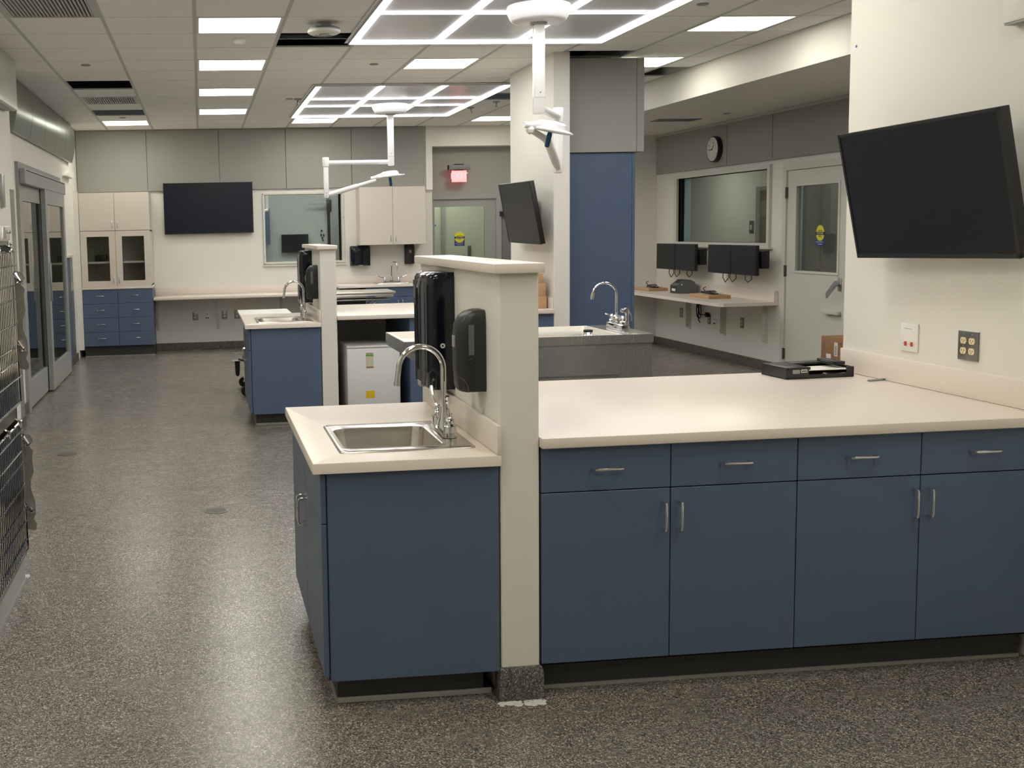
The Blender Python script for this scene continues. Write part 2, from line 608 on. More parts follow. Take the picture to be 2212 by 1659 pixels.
struct(w, 'wall_side_room', mat('dim_room_grey', (150, 156, 154), .6), smooth=False)

# ---- viewing window in the back wall: window_1
def frame_local(mb, x0, x1, z0, z1, wdt, y0, y1):
    mb.box(x0 - wdt, x1 + wdt, y0, y1, z1, z1 + wdt)
    mb.box(x0 - wdt, x1 + wdt, y0, y1, z0 - wdt, z0)
    mb.box(x0 - wdt, x0, y0, y1, z0, z1)
    mb.box(x1, x1 + wdt, y0, y1, z0, z1)
    return mb
w1 = thing('window_1', None, None, (1.45, YB, 1.66)); w1['kind'] = 'structure'
frame_local(MB(), .905, 1.99, 1.195, 2.132, .03, YB - .012, YB + .1).build('window_frame', 'offw', w1, smooth=False)
m = MB(); m.box(.862, 2.045, YB - .03, YB, 1.138, 1.16)
frame_local(m, .90, 1.995, 1.19, 2.137, .022, YB - .025, YB - .01)
m.build('window_sill', 'offw', w1, smooth=False)
m = MB()
for x, z in ((.885, 2.145), (2.01, 1.8), (.885, 1.175), (2.01, 2.145)):
    m.cyl((x, YB - .03, z), (x, YB - .012, z), .006)
m.build('screw', 'dark', w1)
MB().box(.9, 1.995, YB + .04, YB + .048, 1.19, 2.137).build('window_pane', 'pane', w1, smooth=False)

# ---- window in the right wall: window_2 (profile deep, grey)
w2 = thing('window_2', None, None, (XR, 12.5, 1.77)); w2['kind'] = 'structure'
m = MB()
for (a, b, c, d) in ((11.30, 13.70, 2.17, 2.215), (11.30, 13.70, 1.33, 1.377)): m.box(XR - .03, XR + .12, a, b, c, d)
m.box(XR - .03, XR + .12, 11.30, 11.35, 1.377, 2.17)
m.box(XR - .03, XR + .12, 13.62, 13.70, 1.377, 2.17)
m.build('window_frame', 'offw', w2, smooth=False)
MB().box(XR - .05, XR, 11.26, 13.74, 1.312, 1.332).build('window_sill', 'offw', w2, smooth=False)
MB().box(XR + .02, XR + .05, 13.585, 13.62, 1.377, 2.17).build('gasket', 'gap', w2, smooth=False)
MB().box(XR + .055, XR + .062, 11.35, 13.62, 1.377, 2.17).build('window_pane', 'pane', w2, smooth=False)
MB().box(XR + .062, XR + .12, 13.53, 13.60, 1.377, 2.17).build('daylight_strip', 'pale', w2, smooth=False)  # bluish daylight at the window's far edge, painted as a pale blue strip

# ---- office behind: brown door, switch
t = thing('wooden_door', 'brown wooden door in the office seen through the right-hand window', 'door', (8.28, 15.6, 0))
MB().box(8.24, 8.3, 14.78, 15.62, 0, 2.06).build('door_leaf', 'brown', t, smooth=False)
m = MB(); m.box(8.22, 8.3, 15.62, 15.74, 0, 2.12); m.box(8.22, 8.3, 14.78, 15.62, 2.06, 2.12)
m.build('door_frame', 'frame', t, smooth=False)
t = thing('light_switch', 'steel light switch plate on the office wall beyond the right-hand window', 'light switch', (8.29, 16.0, 1.5))
MB().box(8.29, 8.3, 15.93, 16.06, 1.43, 1.62, b=.003).build('cover_plate', 'plate', t)
MB().box(8.28, 8.29, 15.97, 16.02, 1.49, 1.56, b=.003).build('rocker', 'whitep', t)

# ---- door in the right wall: door_2
d2 = thing('door_2', None, None, (XR, 10.46, 0)); d2['kind'] = 'structure'
m = MB()
m.box(XR - .012, XR + .1, 10.99, 11.06, 0, 2.2); m.box(XR - .012, XR + .1, 9.86, 9.94, 0, 2.2); m.box(XR - .012, XR + .1, 9.94, 10.99, 2.13, 2.2)
m.build('door_frame', 'offw', d2, smooth=False)
m = MB()
wall_with_holes(m, 'x', XR + .005, .045, 9.945, 10.985, .01, 2.125, [(10.05, 10.80, 1.1, 1.96)])
dl = m.build('door_leaf', 'offw', d2, smooth=False)
m = MB()
for (a, b, c, d) in ((10.02, 10.83, 1.96, 1.985), (10.02, 10.83, 1.075, 1.1), (10.02, 10.05, 1.1, 1.96), (10.80, 10.83, 1.1, 1.96)): m.box(XR - .005, XR + .01, a, b, c, d, b=.003)
m.build('lite_trim', 'offw', dl, smooth=False)
MB().box(XR + .02, XR + .028, 10.05, 10.80, 1.1, 1.96).build('door_glass', 'pane', dl, smooth=False)
for z in (.22, 1.09, 1.9):
    m = MB(); m.cyl((XR - .012, 10.99, z - .06), (XR - .012, 10.99, z + .06), .009, n=10); m.box(XR - .006, XR + .006, 10.975, 11.02, z - .055, z + .055)
    m.build('hinge', 'brass', d2)
m = MB()
m.box(XR - .008, XR + .006, 9.955, 10.02, .93, 1.06, b=.004)
m.cyl((XR - .06, 9.985, .99), (XR, 9.985, .99), .016)
m.loft([[(XR - .075, 9.96, .985), (XR - .045, 9.96, .985), (XR - .045, 9.96, 1.03), (XR - .075, 9.96, 1.03)],
        [(XR - .10, 10.06, .86), (XR - .08, 10.06, .86), (XR - .08, 10.065, .91), (XR - .10, 10.065, .91)]])
m.build('door_handle', 'alu', d2)
MB().box(XR - .05, XR, 9.95, 10.22, .70, .735, b=.004).build('push_bar', 'offw', d2)
t = thing('sticker', 'yellow and blue caution sticker on glass of right-hand door', 'sticker', (XR + .018, 10.38, 1.36))
def caution(t, rz, px, py, z0, w_=.15, h_=.2):
    """drawn in local x,z facing local -y, placed by matrix"""
    T = Matrix.Translation((px, py, z0)) @ Matrix.Rotation(rz, 4, 'Z')
    def put(mb, n, m_):
        mb.xform(T)
        return mb.build(n, m_, t, smooth=False)
    put(MB().box(-w_ / 2, w_ / 2, -.001, 0, 0, h_ * .68), 'backing', 'sblue')
    r = w_ * .47
    cz = h_ * .62
    up = [(r * math.cos(math.radians(a)), cz + .013 + r * math.sin(math.radians(a))) for a in range(0, 181, 15)]
    lo = [(r * math.cos(math.radians(a)), cz - .013 + .85 * r * math.sin(math.radians(a))) for a in range(180, 361, 15)]
    put(MB().prism(up, -.002, -.001), 'upper_half_disc', 'syellow')
    put(MB().prism(lo, -.002, -.001), 'lower_half_disc', 'syellow')
    b = put(MB().box(-w_ / 2, w_ / 2, -.003, -.0005, cz - .014, cz + .014), 'word_band', 'gap')
    for s_, z_, sz, m_ in (('CAUTION', cz, .026, 'whitep'), ('AUTOMATIC', cz + .026, .014, 'gap'), ('DOOR', cz - .027, .016, 'gap'), ('ACTIVATE SWITCH', h_ * .2, .0145, 'whitep'), ('TO OPERATE', h_ * .09, .0145, 'whitep')):
        l = letters(s_, sz, m_, t, (0, 0, 0), name='lettering')
        l.data.transform(Matrix.Translation(OFF[t.name]))
        # letters() put it at the origin plane: move to place
        l.data.transform(T @ Matrix.Translation((0, -.0035, z_)))
        l.data.transform(Matrix.Translation(-OFF[t.name]))
caution(t, -PI / 2, XR + .018, 10.38, 1.355)
# dark double doors seen through that door's glass
t = thing('double_door', 'dark grey double doors beyond the glass of the right-hand door', 'door', (8.25, 13.9, 0))
for a, b in ((13.08, 13.972), (13.988, 14.44)):
    MB().box(8.22, 8.29, a, b, 0, 2.3).build('door_leaf', 'hallgrey', t, smooth=False)
MB().box(8.24, 8.3, 14.45, 14.62, 0, 2.36).build('door_frame', 'pale', t, smooth=False)

# ---- exit door (door_1) glass, frame and hardware
d1 = thing('door_1', None, None, (3.9, YB + .25, 0)); d1['kind'] = 'structure'
m = MB()
m.box(3.295, 3.36, YB + .22, YB + .26, 0, 2.095); m.box(4.28, 4.36, YB + .22, YB + .26, 0, 2.095)
m.box(3.36, 4.28, YB + .22, YB + .26, 2.03, 2.095)
m.build('door_frame', 'frame', d1, smooth=False)
m = MB()
frame_local(m, 3.37, 4.11, .92, 1.92, .018, YB + .235, YB + .262)
m.build('lite_trim', 'frame', d1, smooth=False)
MB().box(3.36, 4.12, YB + .27, YB + .278, .9, 1.93).build('door_glass', 'pane', d1, smooth=False)
MB().box(4.37, 4.6, YB + .23, YB + .252, .3, 1.8).build('dark_panel', 'hallgrey', d1, smooth=False)
MB().box(4.33, 4.42, YB + .18, YB + .25, 1.77, 1.84).build('closer_arm', 'black', d1, smooth=False)
t = thing('sticker', 'yellow and blue caution sticker on glass of exit door', 'sticker', (3.745, YB + .268, 1.36))
caution(t, 0, 3.745, YB + .268, 1.355, .15, .195)
tag(MB().box(3.37, 3.40, YB + .263, YB + .268, 1.645, 1.672).build('tape_mark', 'tape', smooth=False), 'small blue tape square on left of exit door glass', 'tape')
# corridor door seen through it
t = thing('corridor_door', 'pale corridor door with lever seen through the exit door glass', 'door', (4.3, 17.85, 0))
MB().box(3.98, 4.9, 17.86, 17.9, 0, 2.3).build('door_leaf', 'hall', t, smooth=False)
m = MB(); m.box(3.93, 3.98, 17.83, 17.9, 0, 2.36); m.box(3.98, 4.9, 17.83, 17.9, 2.3, 2.36)
m.build('door_frame', 'frame', t, smooth=False)
MB().box(4.36, 4.42, 17.84, 17.86, .9, 1.32, b=.004).build('push_plate', 'plate', t)

# ---- sliding glass door in the left wall: door_3
d3 = thing('door_3', None, None, (XL, 12, 0)); d3['kind'] = 'structure'
m = MB()
XD = XL + .03
m.box(XL - .1, XD, 10.38, 10.48, 0, 2.31); m.box(XL - .1, XD, 13.36, 13.46, 0, 2.31)
m.box(XL - .1, XD, 10.48, 13.36, 2.18, 2.31)
m.build('door_frame', 'frame', d3, smooth=False)
m = MB(); m.box(XD, XD + .055, 10.42, 13.44, 2.11, 2.25, b=.006)
hd = m.build('header_track', 'frame', d3, smooth=False)
MB().box(XD + .054, XD + .058, 10.5, 13.4, 2.232, 2.238).build('shadow_groove', 'gap', hd, smooth=False)
def leaf(x0, x1, y0, y1, st=.12):
    m = MB()
    z1 = 2.11
    m.box(x0, x1, y0, y0 + st, .02, z1); m.box(x0, x1, y1 - st, y1, .02, z1)
    m.box(x0, x1, y0 + st, y1 - st, .02, .27); m.box(x0, x1, y0 + st, y1 - st, 1.96, z1)
    o = m.build('door_leaf', 'frame', d3, smooth=False)
    MB().box((x0 + x1) / 2 - .004, (x0 + x1) / 2 + .004, y0 + st, y1 - st, .27, 1.96).build('door_glass', 'pane2', o, smooth=False)
    return o
l1 = leaf(XL - .02, XL + .022, 10.5, 11.86, .1)
l2 = leaf(XL + .032, XL + .078, 11.72, 13.34, .15)
MB().box(XL + .078, XL + .1, 11.78, 11.80, .95, 1.35, b=.003).build('pull_handle', 'alu', l2)

# ================================================================== CEILING THINGS
def in_ceiling(name, i, j, label, cat, group, build):
    t = thing(name, label, cat, (cellx(i) + G / 2, celly(j) + G / 2, ZC), group=group, local=True)
    build(t)
    return t
def build_light(t):
    h = G / 2
    frame_local(MB(), 0, 0, 0, 0, 0, 0, 0)
    m = MB()
    for a, b, c, d in ((-h + .012, h - .012, -h + .01, -h + .028), (-h + .012, h - .012, h - .028, h - .01), (-h + .012, -h + .03, -h + .028, h - .028), (h - .03, h - .012, -h + .028, h - .028)):
        m.box(a, b, c, d, -.002, .05)
    m.box(-h + .012, h - .012, -h + .01, h - .01, .05, .06)
    m.build('frame', 'whitep', t, smooth=False)
    MB().box(-h + .03, h - .03, -h + .028, h - .028, .002, .008).build('diffuser', 'panel', t, smooth=False)
LL = {(0, 0): 'nearest of the four ceiling light panels in the left-hand row',
      (0, 3): 'second nearest ceiling light panel in the left-hand row of four',
      (0, 6): 'third nearest ceiling light panel in the left-hand row of four',
      (0, 9): 'farthest ceiling light panel in the left-hand row of four',
      (3, 3): 'ceiling light panel between the two linear light grids',
      (6, 0): 'large looking ceiling light panel at upper right beside the lowered ceiling',
      (6, 3): 'ceiling light panel half hidden by the grey box on the column',
      (-2, 11): 'ceiling light panel farthest back above the hutch at left',
      (2, 11): 'ceiling light panel just behind the far linear light grid',
      (6, 11): 'ceiling light panel partly hidden behind the white column'}
proto = None
for (i, j) in LIGHTS:
    lab = LL.get((i, j))
    if lab is None and (i, j) != (6, 7):
        lab = 'ceiling light panel in the part of the room behind the viewer'
    if lab is None: lab = 'ceiling light panel behind the white column, over the exit aisle'
    if proto is None:
        proto = in_ceiling('ceiling_light', i, j, lab, 'ceiling light', 'square ceiling light panels', build_light)
    else:
        dup(proto, (cellx(i) + G / 2, celly(j) + G / 2, ZC), label=lab)
# return air grilles
def build_grille(t):
    h = G / 2
    m = MB()
    for a, b, c, d in ((-h + .012, h - .012, -h + .01, -h + .03), (-h + .012, h - .012, h - .03, h - .01), (-h + .012, -h + .045, -h + .03, h - .03), (h - .045, h - .012, -h + .03, h - .03)):
        m.box(a, b, c, d, -.004, .02)
    m.build('frame', 'tbar', t, smooth=False)
    m = MB()
    for k in range(22):
        x = -h + .055 + k * (G - .11) / 21
        m.box(x - .0055, x + .0055, -h + .03, h - .03, 0, .02)
    m.build('louvre', 'tbar', t, smooth=False)
    MB().box(-h + .03, h - .03, -h + .03, h - .03, .04, .045).build('backing', 'gap', t, smooth=False)
g1 = in_ceiling('ceiling_grille', -2, 7, 'louvred ceiling grille between two dark ceiling openings', 'air grille', 'louvred ceiling grilles', build_grille)
dup(g1, (cellx(-2) + G / 2, celly(-1) + G / 2, ZC), label='louvred ceiling grille at upper left corner, nearest the viewer')
# things seen through the openings
t = thing('duct', 'grey duct inside the dark ceiling opening beside the near light grid', 'duct', (.95, 8.5, 3.1))
MB().box(.55, 1.4, 8.62, 8.74, ZC + .06, ZC + .2).build('duct_body', 'duct', t, smooth=False)
MB().box(.64, 1.2, 8.6, 8.62, ZC + .03, ZC + .06).build('rail', 'alu', t, smooth=False)
t = thing('duct', 'silver duct inside the ceiling opening next to the lowered ceiling', 'duct', (4.4, 10.3, 3.1))
MB().box(4.2, 4.59, 10.1, 10.2, ZC + .03, ZC + .22).build('duct_body', 'duct', t, smooth=False)
MB().cyl((4.1, 10.05, ZC + .12), (4.5, 10.3, ZC + .16), .03).build('pipe', 'alu', t)
t = thing('duct', 'pale blue duct inside the ceiling opening beside the far light grid', 'duct', (3.4, 12.1, 3.1))
MB().box(3.1, 3.6, 12.4, 12.6, ZC + .1, ZC + .3).build('duct_body', 'pale', t, smooth=False)
MB().box(3.1, 3.6, 12.1, 12.16, ZC + .03, ZC + .12).build('rail', 'duct', t, smooth=False)

# linear light grids (3 x 3 cells) with glossy infill and pendant surgical lamps
def light_grid(y0, label):
    t = thing('linear_light_grid', label, 'light grid', (2.175, y0 + 1.46, ZC - .004), group='white linear light grids', local=True)
    X = [-.965, -.322, .322, .965]
    Yk = [-1.46, -.34, .34, 1.46]
    m = MB()
    m.box(-1.03, 1.03, -1.52, 1.52, -.006, -.001)
    m.build('infill_panel', 'infill', t, smooth=False)
    for x in X:
        MB().box(x - .026, x + .026, -1.486, 1.486, -.012, -.0065).build('light_bar', 'bar', t, smooth=False)
    for y in Yk:
        for a, b in zip(X, X[1:]):
            MB().box(a + .027, b - .027, y - .026, y + .026, -.0118, -.0065).build('light_bar', 'bar', t, smooth=False)
    fb = MB()
    for x in (-1.005, 1.0): fb.box(x, x + .006, -1.5, 1.5, -.02, 0)
    for y in (-1.5, 1.494): fb.box(-1.0, 1.0, y, y + .006, -.02, 0)
    fb.build('edge_flange', 'tbar', t, smooth=False)
    return t
LG = light_grid(11.03, 'far white linear light grid on the ceiling')
dup(LG, (2.175, 5.60 + 1.46, ZC - .004), label='near white linear light grid cut by the top of the view')

def surgical(px, py, jx, jy, hx, hy, zj, label, fold=None):
    t = thing('surgical_light', label, 'surgical light', (px, py, ZC - .03), group='white ceiling mounted surgical lights')
    zc = ZC - .035
    MB().lathe((px, py, zc), [(.2, 0), (.205, -.02), (.2, -.045), (.178, -.088), (.168, -.098), (.14, -.104), (.045, -.108)], 40).build('canopy', 'white', t)
    MB().lathe((px, py, zc), [(.055, -.1), (.055, -.12)], 24).build('collar', 'frame', t)
    m = MB(); m.box(px - .034, px + .034, py - .034, py + .034, 2.335, zc - .115, b=.01)
    c = m.build('drop_column', 'white', t)
    MB().cyl((px, py - .0345, 2.47), (px, py - .033, 2.47), .004).build('screw', 'dark', c)
    MB().box(px - .0345, px + .0345, py - .0345, py + .0345, 2.4375, 2.4395).build('joint_line', 'frame', c)
    z0 = 2.378
    d = Vector((jx - px, jy - py, 0)).normalized()
    MB().tube([(px + d.x * .02, py + d.y * .02, z0), (jx, jy, z0)], .026, 20).build('extension_arm', 'white', t)
    v = MB()
    v.lathe((jx, jy, 0), [(.036, 2.335), (.038, 2.35), (.038, 2.43), (.034, 2.44)], 24)
    v.build('joint', 'white', t)
    v = MB(); v.box(jx - .028, jx + .028, jy - .028, jy + .028, zj, 2.335, b=.01)
    v.build('drop_tube', 'white', t)
    d2 = Vector((hx - jx, hy - jy, 0))
    Ld = d2.length
    d2.normalize()
    sd = Vector((-d2.y, d2.x, 0))
    hz = zj + .22
    p0 = Vector((jx, jy, zj + .035)) + d2 * .02
    p1 = Vector((jx, jy, zj + .035)) + d2 * (Ld * .78); p1.z = hz - .03
    if fold: p1 = Vector(fold)
    if fold:
        pm = Vector((2.335, 7.30, 2.19))
        MB().tube([p0, p0.lerp(pm, .1), p0.lerp(pm, .2), p0.lerp(pm, .9), pm, pm.lerp(p1, .3), p1], [.018, .024, .028, .028, .026, .022, .018], 20).build('spring_arm', 'white', t)
    else: MB().tube([p0, p0.lerp(p1, .05), p0.lerp(p1, .12), p0.lerp(p1, .6), p0.lerp(p1, .62), p1], [.018, .022, .027, .027, .022, .02], 20).build('spring_arm', 'white', t)
    for k in (.0, .035): MB().cyl(Vector((jx, jy, zj + .02 + k)) - sd * .03, Vector((jx, jy, zj + .02 + k)) + sd * .03, .006, n=8).build('pivot_pin', 'frame', t)
    if fold:
        d2 = Vector((hx - fold[0], hy - fold[1], 0)).normalized()
        sd = Vector((-d2.y, d2.x, 0))
        hz = fold[2] - .012
        MB().lathe(fold, [(.006, -.03), (.022, -.02), (.03, 0), (.022, .02), (.006, .03)], 16).build('ball_joint', 'white', t)
    # lamp head: shallow dome on a disc, tilted, long side along the arm
    hc = Vector((hx, hy, hz + .012))
    T = Matrix.Translation(hc) @ Matrix((tuple(d2), tuple(sd), (0, 0, 1))).transposed().to_4x4() @ (Matrix.Rotation(math.radians(8), 4, 'Y') @ Matrix.Rotation(math.radians(11), 4, 'X') if fold else Matrix.Rotation(math.radians(-6), 4, 'Y'))
    m = MB()
    def ring(a, b, z): return [(a * math.cos(2 * PI * k / 40), b * math.sin(2 * PI * k / 40), z) for k in range(40)]
    m.loft([ring(.115, .115, -.012), ring(.14, .14, -.008), ring(.143, .143, 0), ring(.135, .135, .008), ring(.105, .105, .014), ring(.1, .1, .042), ring(.08, .08, .056), ring(.03, .03, .061)])
    h = m.xform(T).build('lamp_head', 'white', t)
    m = MB(); m.loft([ring(.11, .11, -.0135), ring(.02, .02, -.016)])
    m.xform(T).build('lens', 'lens', h)
    m = MB(); m.tube([(-.22, 0, .0), (-.17, 0, .004), (-.11, 0, .014), (-.05, 0, .03)], [.02, .022, .03, .02], 16)
    m.xform(T).build('yoke', 'white', t)
    m = MB(); m.lathe((0, 0, 0), [(.014, -.016), (.017, -.03), (.016, -.105), (.011, -.112)], 16)
    m.xform(T).build('handle_grip', 'hblue', h)
    m = MB(); m.tube([(.10, -.05, -.004), (.16, -.03, 0), (.17, 0, .001), (.16, .03, 0), (.10, .05, -.004)], .006, 8)
    m.xform(T).build('grab_rail', 'white', h)
    return t
surgical(2.175, 12.5, 1.43, 12.5, 2.16, 12.5, 1.985, 'surgical light with level arm reaching left, under the far light grid')
surgical(2.2, 7.05, 2.53, 7.66, 2.30, 7.12, 1.985, 'surgical light hanging nearest the viewer, in front of the white column', (2.145, 7.06, 2.238))

# recessed slot diffusers in the lowered ceiling
t = thing('slot_diffuser', 'dark slot air diffuser in the lowered ceiling over the bay', 'air diffuser', (5.37, 12.12, 2.77))
MB().box(5.12, 5.62, 12.0, 12.26, 2.764, 2.7699, b=.002).build('frame', 'hallgrey', t)
MB().box(5.16, 5.58, 12.05, 12.21, 2.7625, 2.7645).build('slot', 'dark', t, smooth=False)
tag(MB().lathe((5.64, 11.45, 2.77), [(.04, 0), (.042, -.006), (.03, -.01)], 24).build('sprinkler_cover', 'frame'), 'flat sprinkler cover on the lowered ceiling near the clock', 'sprinkler', 'flat round sprinkler covers')

# detectors, sprinklers
t = thing('smoke_detector', 'round white ceiling speaker detector with patterned face by dark opening', 'detector', (.9, 7.79, ZC))
MB().lathe((.9, 7.79, ZC), [(.05, 0), (.05, -.035)], 24).build('stem', 'frame', t)
MB().lathe((.9, 7.79, ZC), [(.1, -.035), (.11, -.04), (.11, -.05)], 36).build('shadow_ring', 'duct', t)
MB().lathe((.9, 7.79, ZC), [(.11, -.05), (.115, -.056), (.112, -.07), (.095, -.078), (.05, -.08)], 36).build('face', 'whitep', t)
m = MB(); m.tube([(.9 + .06 * math.cos(a / 10), 7.79 + .06 * math.sin(a / 10), ZC - .081) for a in range(5, 28)], .006, 6); m.tube([(.9 + .035 * math.cos(a / 10), 7.79 + .035 * math.sin(a / 10), ZC - .083) for a in range(35, 60)], .006, 6)
m.build('ridge', 'frame', t)
tag(MB().lathe((.335, 8.44, ZC), [(.055, 0), (.053, -.018), (.04, -.035), (.02, -.043)], 28).build('motion_sensor', 'whitep'), 'small white dome sensor behind the nearest left-hand light panel', 'sensor')
def disc(x, y, label, m_='frame'):
    t = tag(MB().lathe((x, y, ZC), [(.038, 0), (.04, -.006), (.03, -.01)], 24).build('sprinkler_cover', m_), label, 'sprinkler', 'flat round sprinkler covers')
disc(-.913, 9.633, 'flat sprinkler cover on ceiling left, before the first dark opening')
disc(1.552, 9.696, 'flat sprinkler cover on ceiling left of the middle light panel')
disc(1.008, 12.144, 'flat sprinkler cover left of the far light grid')
disc(3.352, 7.167, 'flat sprinkler cover right of the near light grid, at top edge')
disc(-.9, 13.9, 'flat sprinkler cover before the farthest left light panel')
def sprink(x, y, label):
    t = thing('sprinkler', label, 'sprinkler', (x, y, ZC), group='pendent sprinkler heads')
    MB().lathe((x, y, ZC), [(.045, 0), (.04, -.012), (.02, -.016)], 20).build('escutcheon', 'frame', t)
    m = MB(); m.cyl((x, y, ZC - .016), (x, y, ZC - .06), .008); m.lathe((x, y, ZC), [(.02, -.06), (.02, -.064)], 12)
    m.build('head', 'brass', t)
sprink(1.1, 12.157, 'pendent sprinkler head left of the far light grid')
sprink(3.43, 12.6, 'pendent sprinkler head beside the opening right of far light grid')
sprink(3.28, 13.2, 'pendent sprinkler head right behind the far light grid')

# ================================================================== WALL PANELS
def wpanel(b, label, grp, m_='grey'):
    m = MB().box(*b, b=.004)
    return tag(m.build('acoustic_panel', m_, smooth=False), label, 'wall panel', grp)
xsn = [-1.655, -.70, .29, 1.215, 2.14, 3.17]
for k, (a, b) in enumerate(zip(xsn, xsn[1:])):
    wpanel((a + .003, b - .003, YB - .035, YB - .001, 2.215, ZC - .004), ['grey upper wall panel above the hutch cabinet', 'grey upper wall panel above left half of the wide wall screen', 'grey upper wall panel above right half of the wide wall screen', 'grey upper wall panel above the right part of the viewing window', 'grey upper wall panel above the far upper cabinet'][k], 'grey panels along the top of the back wall')
for k, (a, b) in enumerate(((12.26, 14.24), (11.24, 12.25), (9.6, 11.23), (7.6, 9.59))):
    wpanel((XR - .04, XR - .001, a, b, 2.258, 2.735), ['dark grey upper panel holding the wall clock', 'dark grey upper panel above the right-hand window', 'dark grey upper panel above the right-hand door', 'dark grey upper panel mostly hidden behind the near partition'][k], 'grey panels along the top of the right wall')
tag(MB().box(XR - .012, XR, 7.6, 14.3, 2.74, 2.768).build('trim_4', 'offw', smooth=False), kind='structure')
# satin metal panels at the top of the left wall, each slightly dished
ye = [10.08, 11.0, 11.9, 12.8, 13.7, 14.62]
for k in range(5):
    m = MB()
    n = 10
    rows = []
    for q in range(n + 1):
        z = 2.56 + q * (ZC - .01 - 2.56) / n
        bow = .045 * math.sin(PI * q / n)
        x = XL + .05 + bow
        rows.append([(XL + .012, ye[k] + .006, z), (x, ye[k] + .006, z), (x, ye[k + 1] - .006, z), (XL + .012, ye[k + 1] - .006, z)])
    m.loft(rows)
    tag(m.build('metal_wall_panel', 'panelm'), 'satin grey metal panel over the sliding door, %s' % ['first of five from the viewer', 'second of five from the viewer', 'middle one of the five', 'fourth of five from the viewer', 'last of five, next to the back corner'][k], 'wall panel', 'metal panels above the sliding door')
t = thing('metal_wall_panel', 'large satin metal bulkhead panel at the top left edge, nearest the viewer', 'wall panel', (-1.5, 8.5, 2.6))
m = MB(); m.box(-1.56, -1.455, 6.2, 9.40, 2.65, ZC - .004, b=.006)
m.build('face', mat('satin_light_metal', (214, 219, 208), .3, .55), t)
MB().box(-1.55, -1.49, 8.0, 9.35, 2.645, 2.66).build('underside_rail', 'frame', t, smooth=False)

# left wall near part: stainless corner guards and bracket
def guard(x, y0, y1, z0, z1, label):
    m = MB(); m.box(x, x + .006, y0, y1, z0, z1)
    tag(m.build('corner_guard', 'steelv', smooth=False), label, 'corner guard', 'stainless corner guards')
guard(-1.56, 9.45, 9.62, .1, 2.02, 'stainless corner guard left of the sliding glass door')
m = MB(); m.box(XL, XL + .006, 9.63, 9.9, .1, 2.40)
tag(m.build('corner_guard', 'alu', smooth=False), 'taller pale grey corner guard next to the sliding door frame', 'corner guard', 'stainless corner guards')
tag(MB().box(-1.56, -1.535, 8.98, 9.08, 1.86, 2.12, b=.004).build('wall_bracket', 'alu'), 'steel wall bracket at the left edge above the cage bank', 'bracket')
# niche beyond the sliding door: blue wainscot, steel guard, white cap
t = thing('wainscot', 'blue wainscot with white cap beyond the sliding glass door', 'wall panel', (XL, 14.0, 0))
MB().box(XL, XL + .03, 13.5, 13.98, .1, 1.355).build('panel', 'blue', t, smooth=False)
MB().box(XL, XL + .035, 13.99, 14.28, .1, 1.355).build('steel_guard', 'steelv', t, smooth=False)
MB().box(XL, XL + .05, 13.5, 14.34, 1.36, 1.395, b=.004).build('cap', 'solid', t)
tag(MB().prism([(13.9, 2.36), (14.6, 2.36), (14.6, 2.44)], XL, XL + .06, 'x').build('wall_corbel', 'wall', smooth=False), 'small white corbel on wall past the sliding door', 'corbel')

# ================================================================== CASEWORK
def d_pull(mb, x, z, L=.1, vert=False, y=0, out=.032, r=.0048):
    """wire pull on a front at local y (facing -y), centred x,z"""
    h = L / 2
    c = .012
    if vert:
        pts = [(x, y, z - h), (x, y - out + c, z - h), (x, y - out + .003, z - h + .003), (x, y - out, z - h + c), (x, y - out, z + h - c), (x, y - out + .003, z + h - .003), (x, y - out + c, z + h), (x, y, z + h)]
    else:
        pts = [(x - h, y, z), (x - h, y - out + c, z), (x - h + .003, y - out + .003, z), (x - h + c, y - out, z), (x + h - c, y - out, z), (x + h - .003, y - out + .003, z), (x + h, y - out + c, z), (x + h, y, z)]
    mb.tube(pts, r, 10)
    return mb
def cabinet(label, w_, d_, loc, rz=0, z0=.105, z1=.874, fronts=(), m_='blue', toe=True, group=None, cat='cabinet', toed=.075, name='base_cabinet', sides=(.0, .0), body_m=None, hollow=False):
    """local: width +x, depth +y, front at y=0 facing -y; fronts = (kind,x0,x1,z0,z1,pull)"""
    t = thing(name, label, cat, loc, rz, group, local=True)
    m = MB()
    if hollow:
        m.box(.001, .019, .021, d_, z0, z1); m.box(w_ - .019, w_ - .001, .021, d_, z0, z1)
        m.box(.019, w_ - .019, d_ - .012, d_, z0, z1); m.box(.019, w_ - .019, .021, d_ - .012, z0, z0 + .018)
    else:
        m.box(.001, w_ - .001, .021, d_, z0, z1)
    m.build('carcass', body_m or m_, t, smooth=False)
    MB().box(.004, w_ - .004, .017, .0205, z0 + .002, z1 - .001).build('reveal', 'gap', t, smooth=False)
    if toe:
        k = MB().box(.0 + sides[0], w_ - sides[1], toed, d_ - .01, 0, z0 - .001)
        o = k.build('toe_kick', 'dark', t, smooth=False)
        MB().box(sides[0], w_ - sides[1], toed - .006, toed, 0, .012).build('sealant_strip', 'darkstrip', o, smooth=False)
    for kind, a, b, c, d, pull in fronts:
        f = MB().box(a + .0018, b - .0018, 0, .0185, c + .0018, d - .0018, b=.0015, seg=1).build(kind, m_, t, smooth=False)
        if pull:
            p = MB()
            d_pull(p, *pull)
            p.build('handle', 'chrome', f)
    return t
def run_fronts(w_, zs=.716, z0=.117, z1=.8745, vz=.62):
    h = w_ / 2
    return [('drawer', 0, h, zs, z1, (h / 2, (zs + z1) / 2)), ('drawer', h, w_, zs, z1, (h + h / 2, (zs + z1) / 2)),
            ('door', 0, h, z0, zs, (h - .028, vz, .1, True)), ('door', h, w_, z0, zs, (h + .028, vz, .1, True))]
g = 'blue cabinets of the near peninsula'
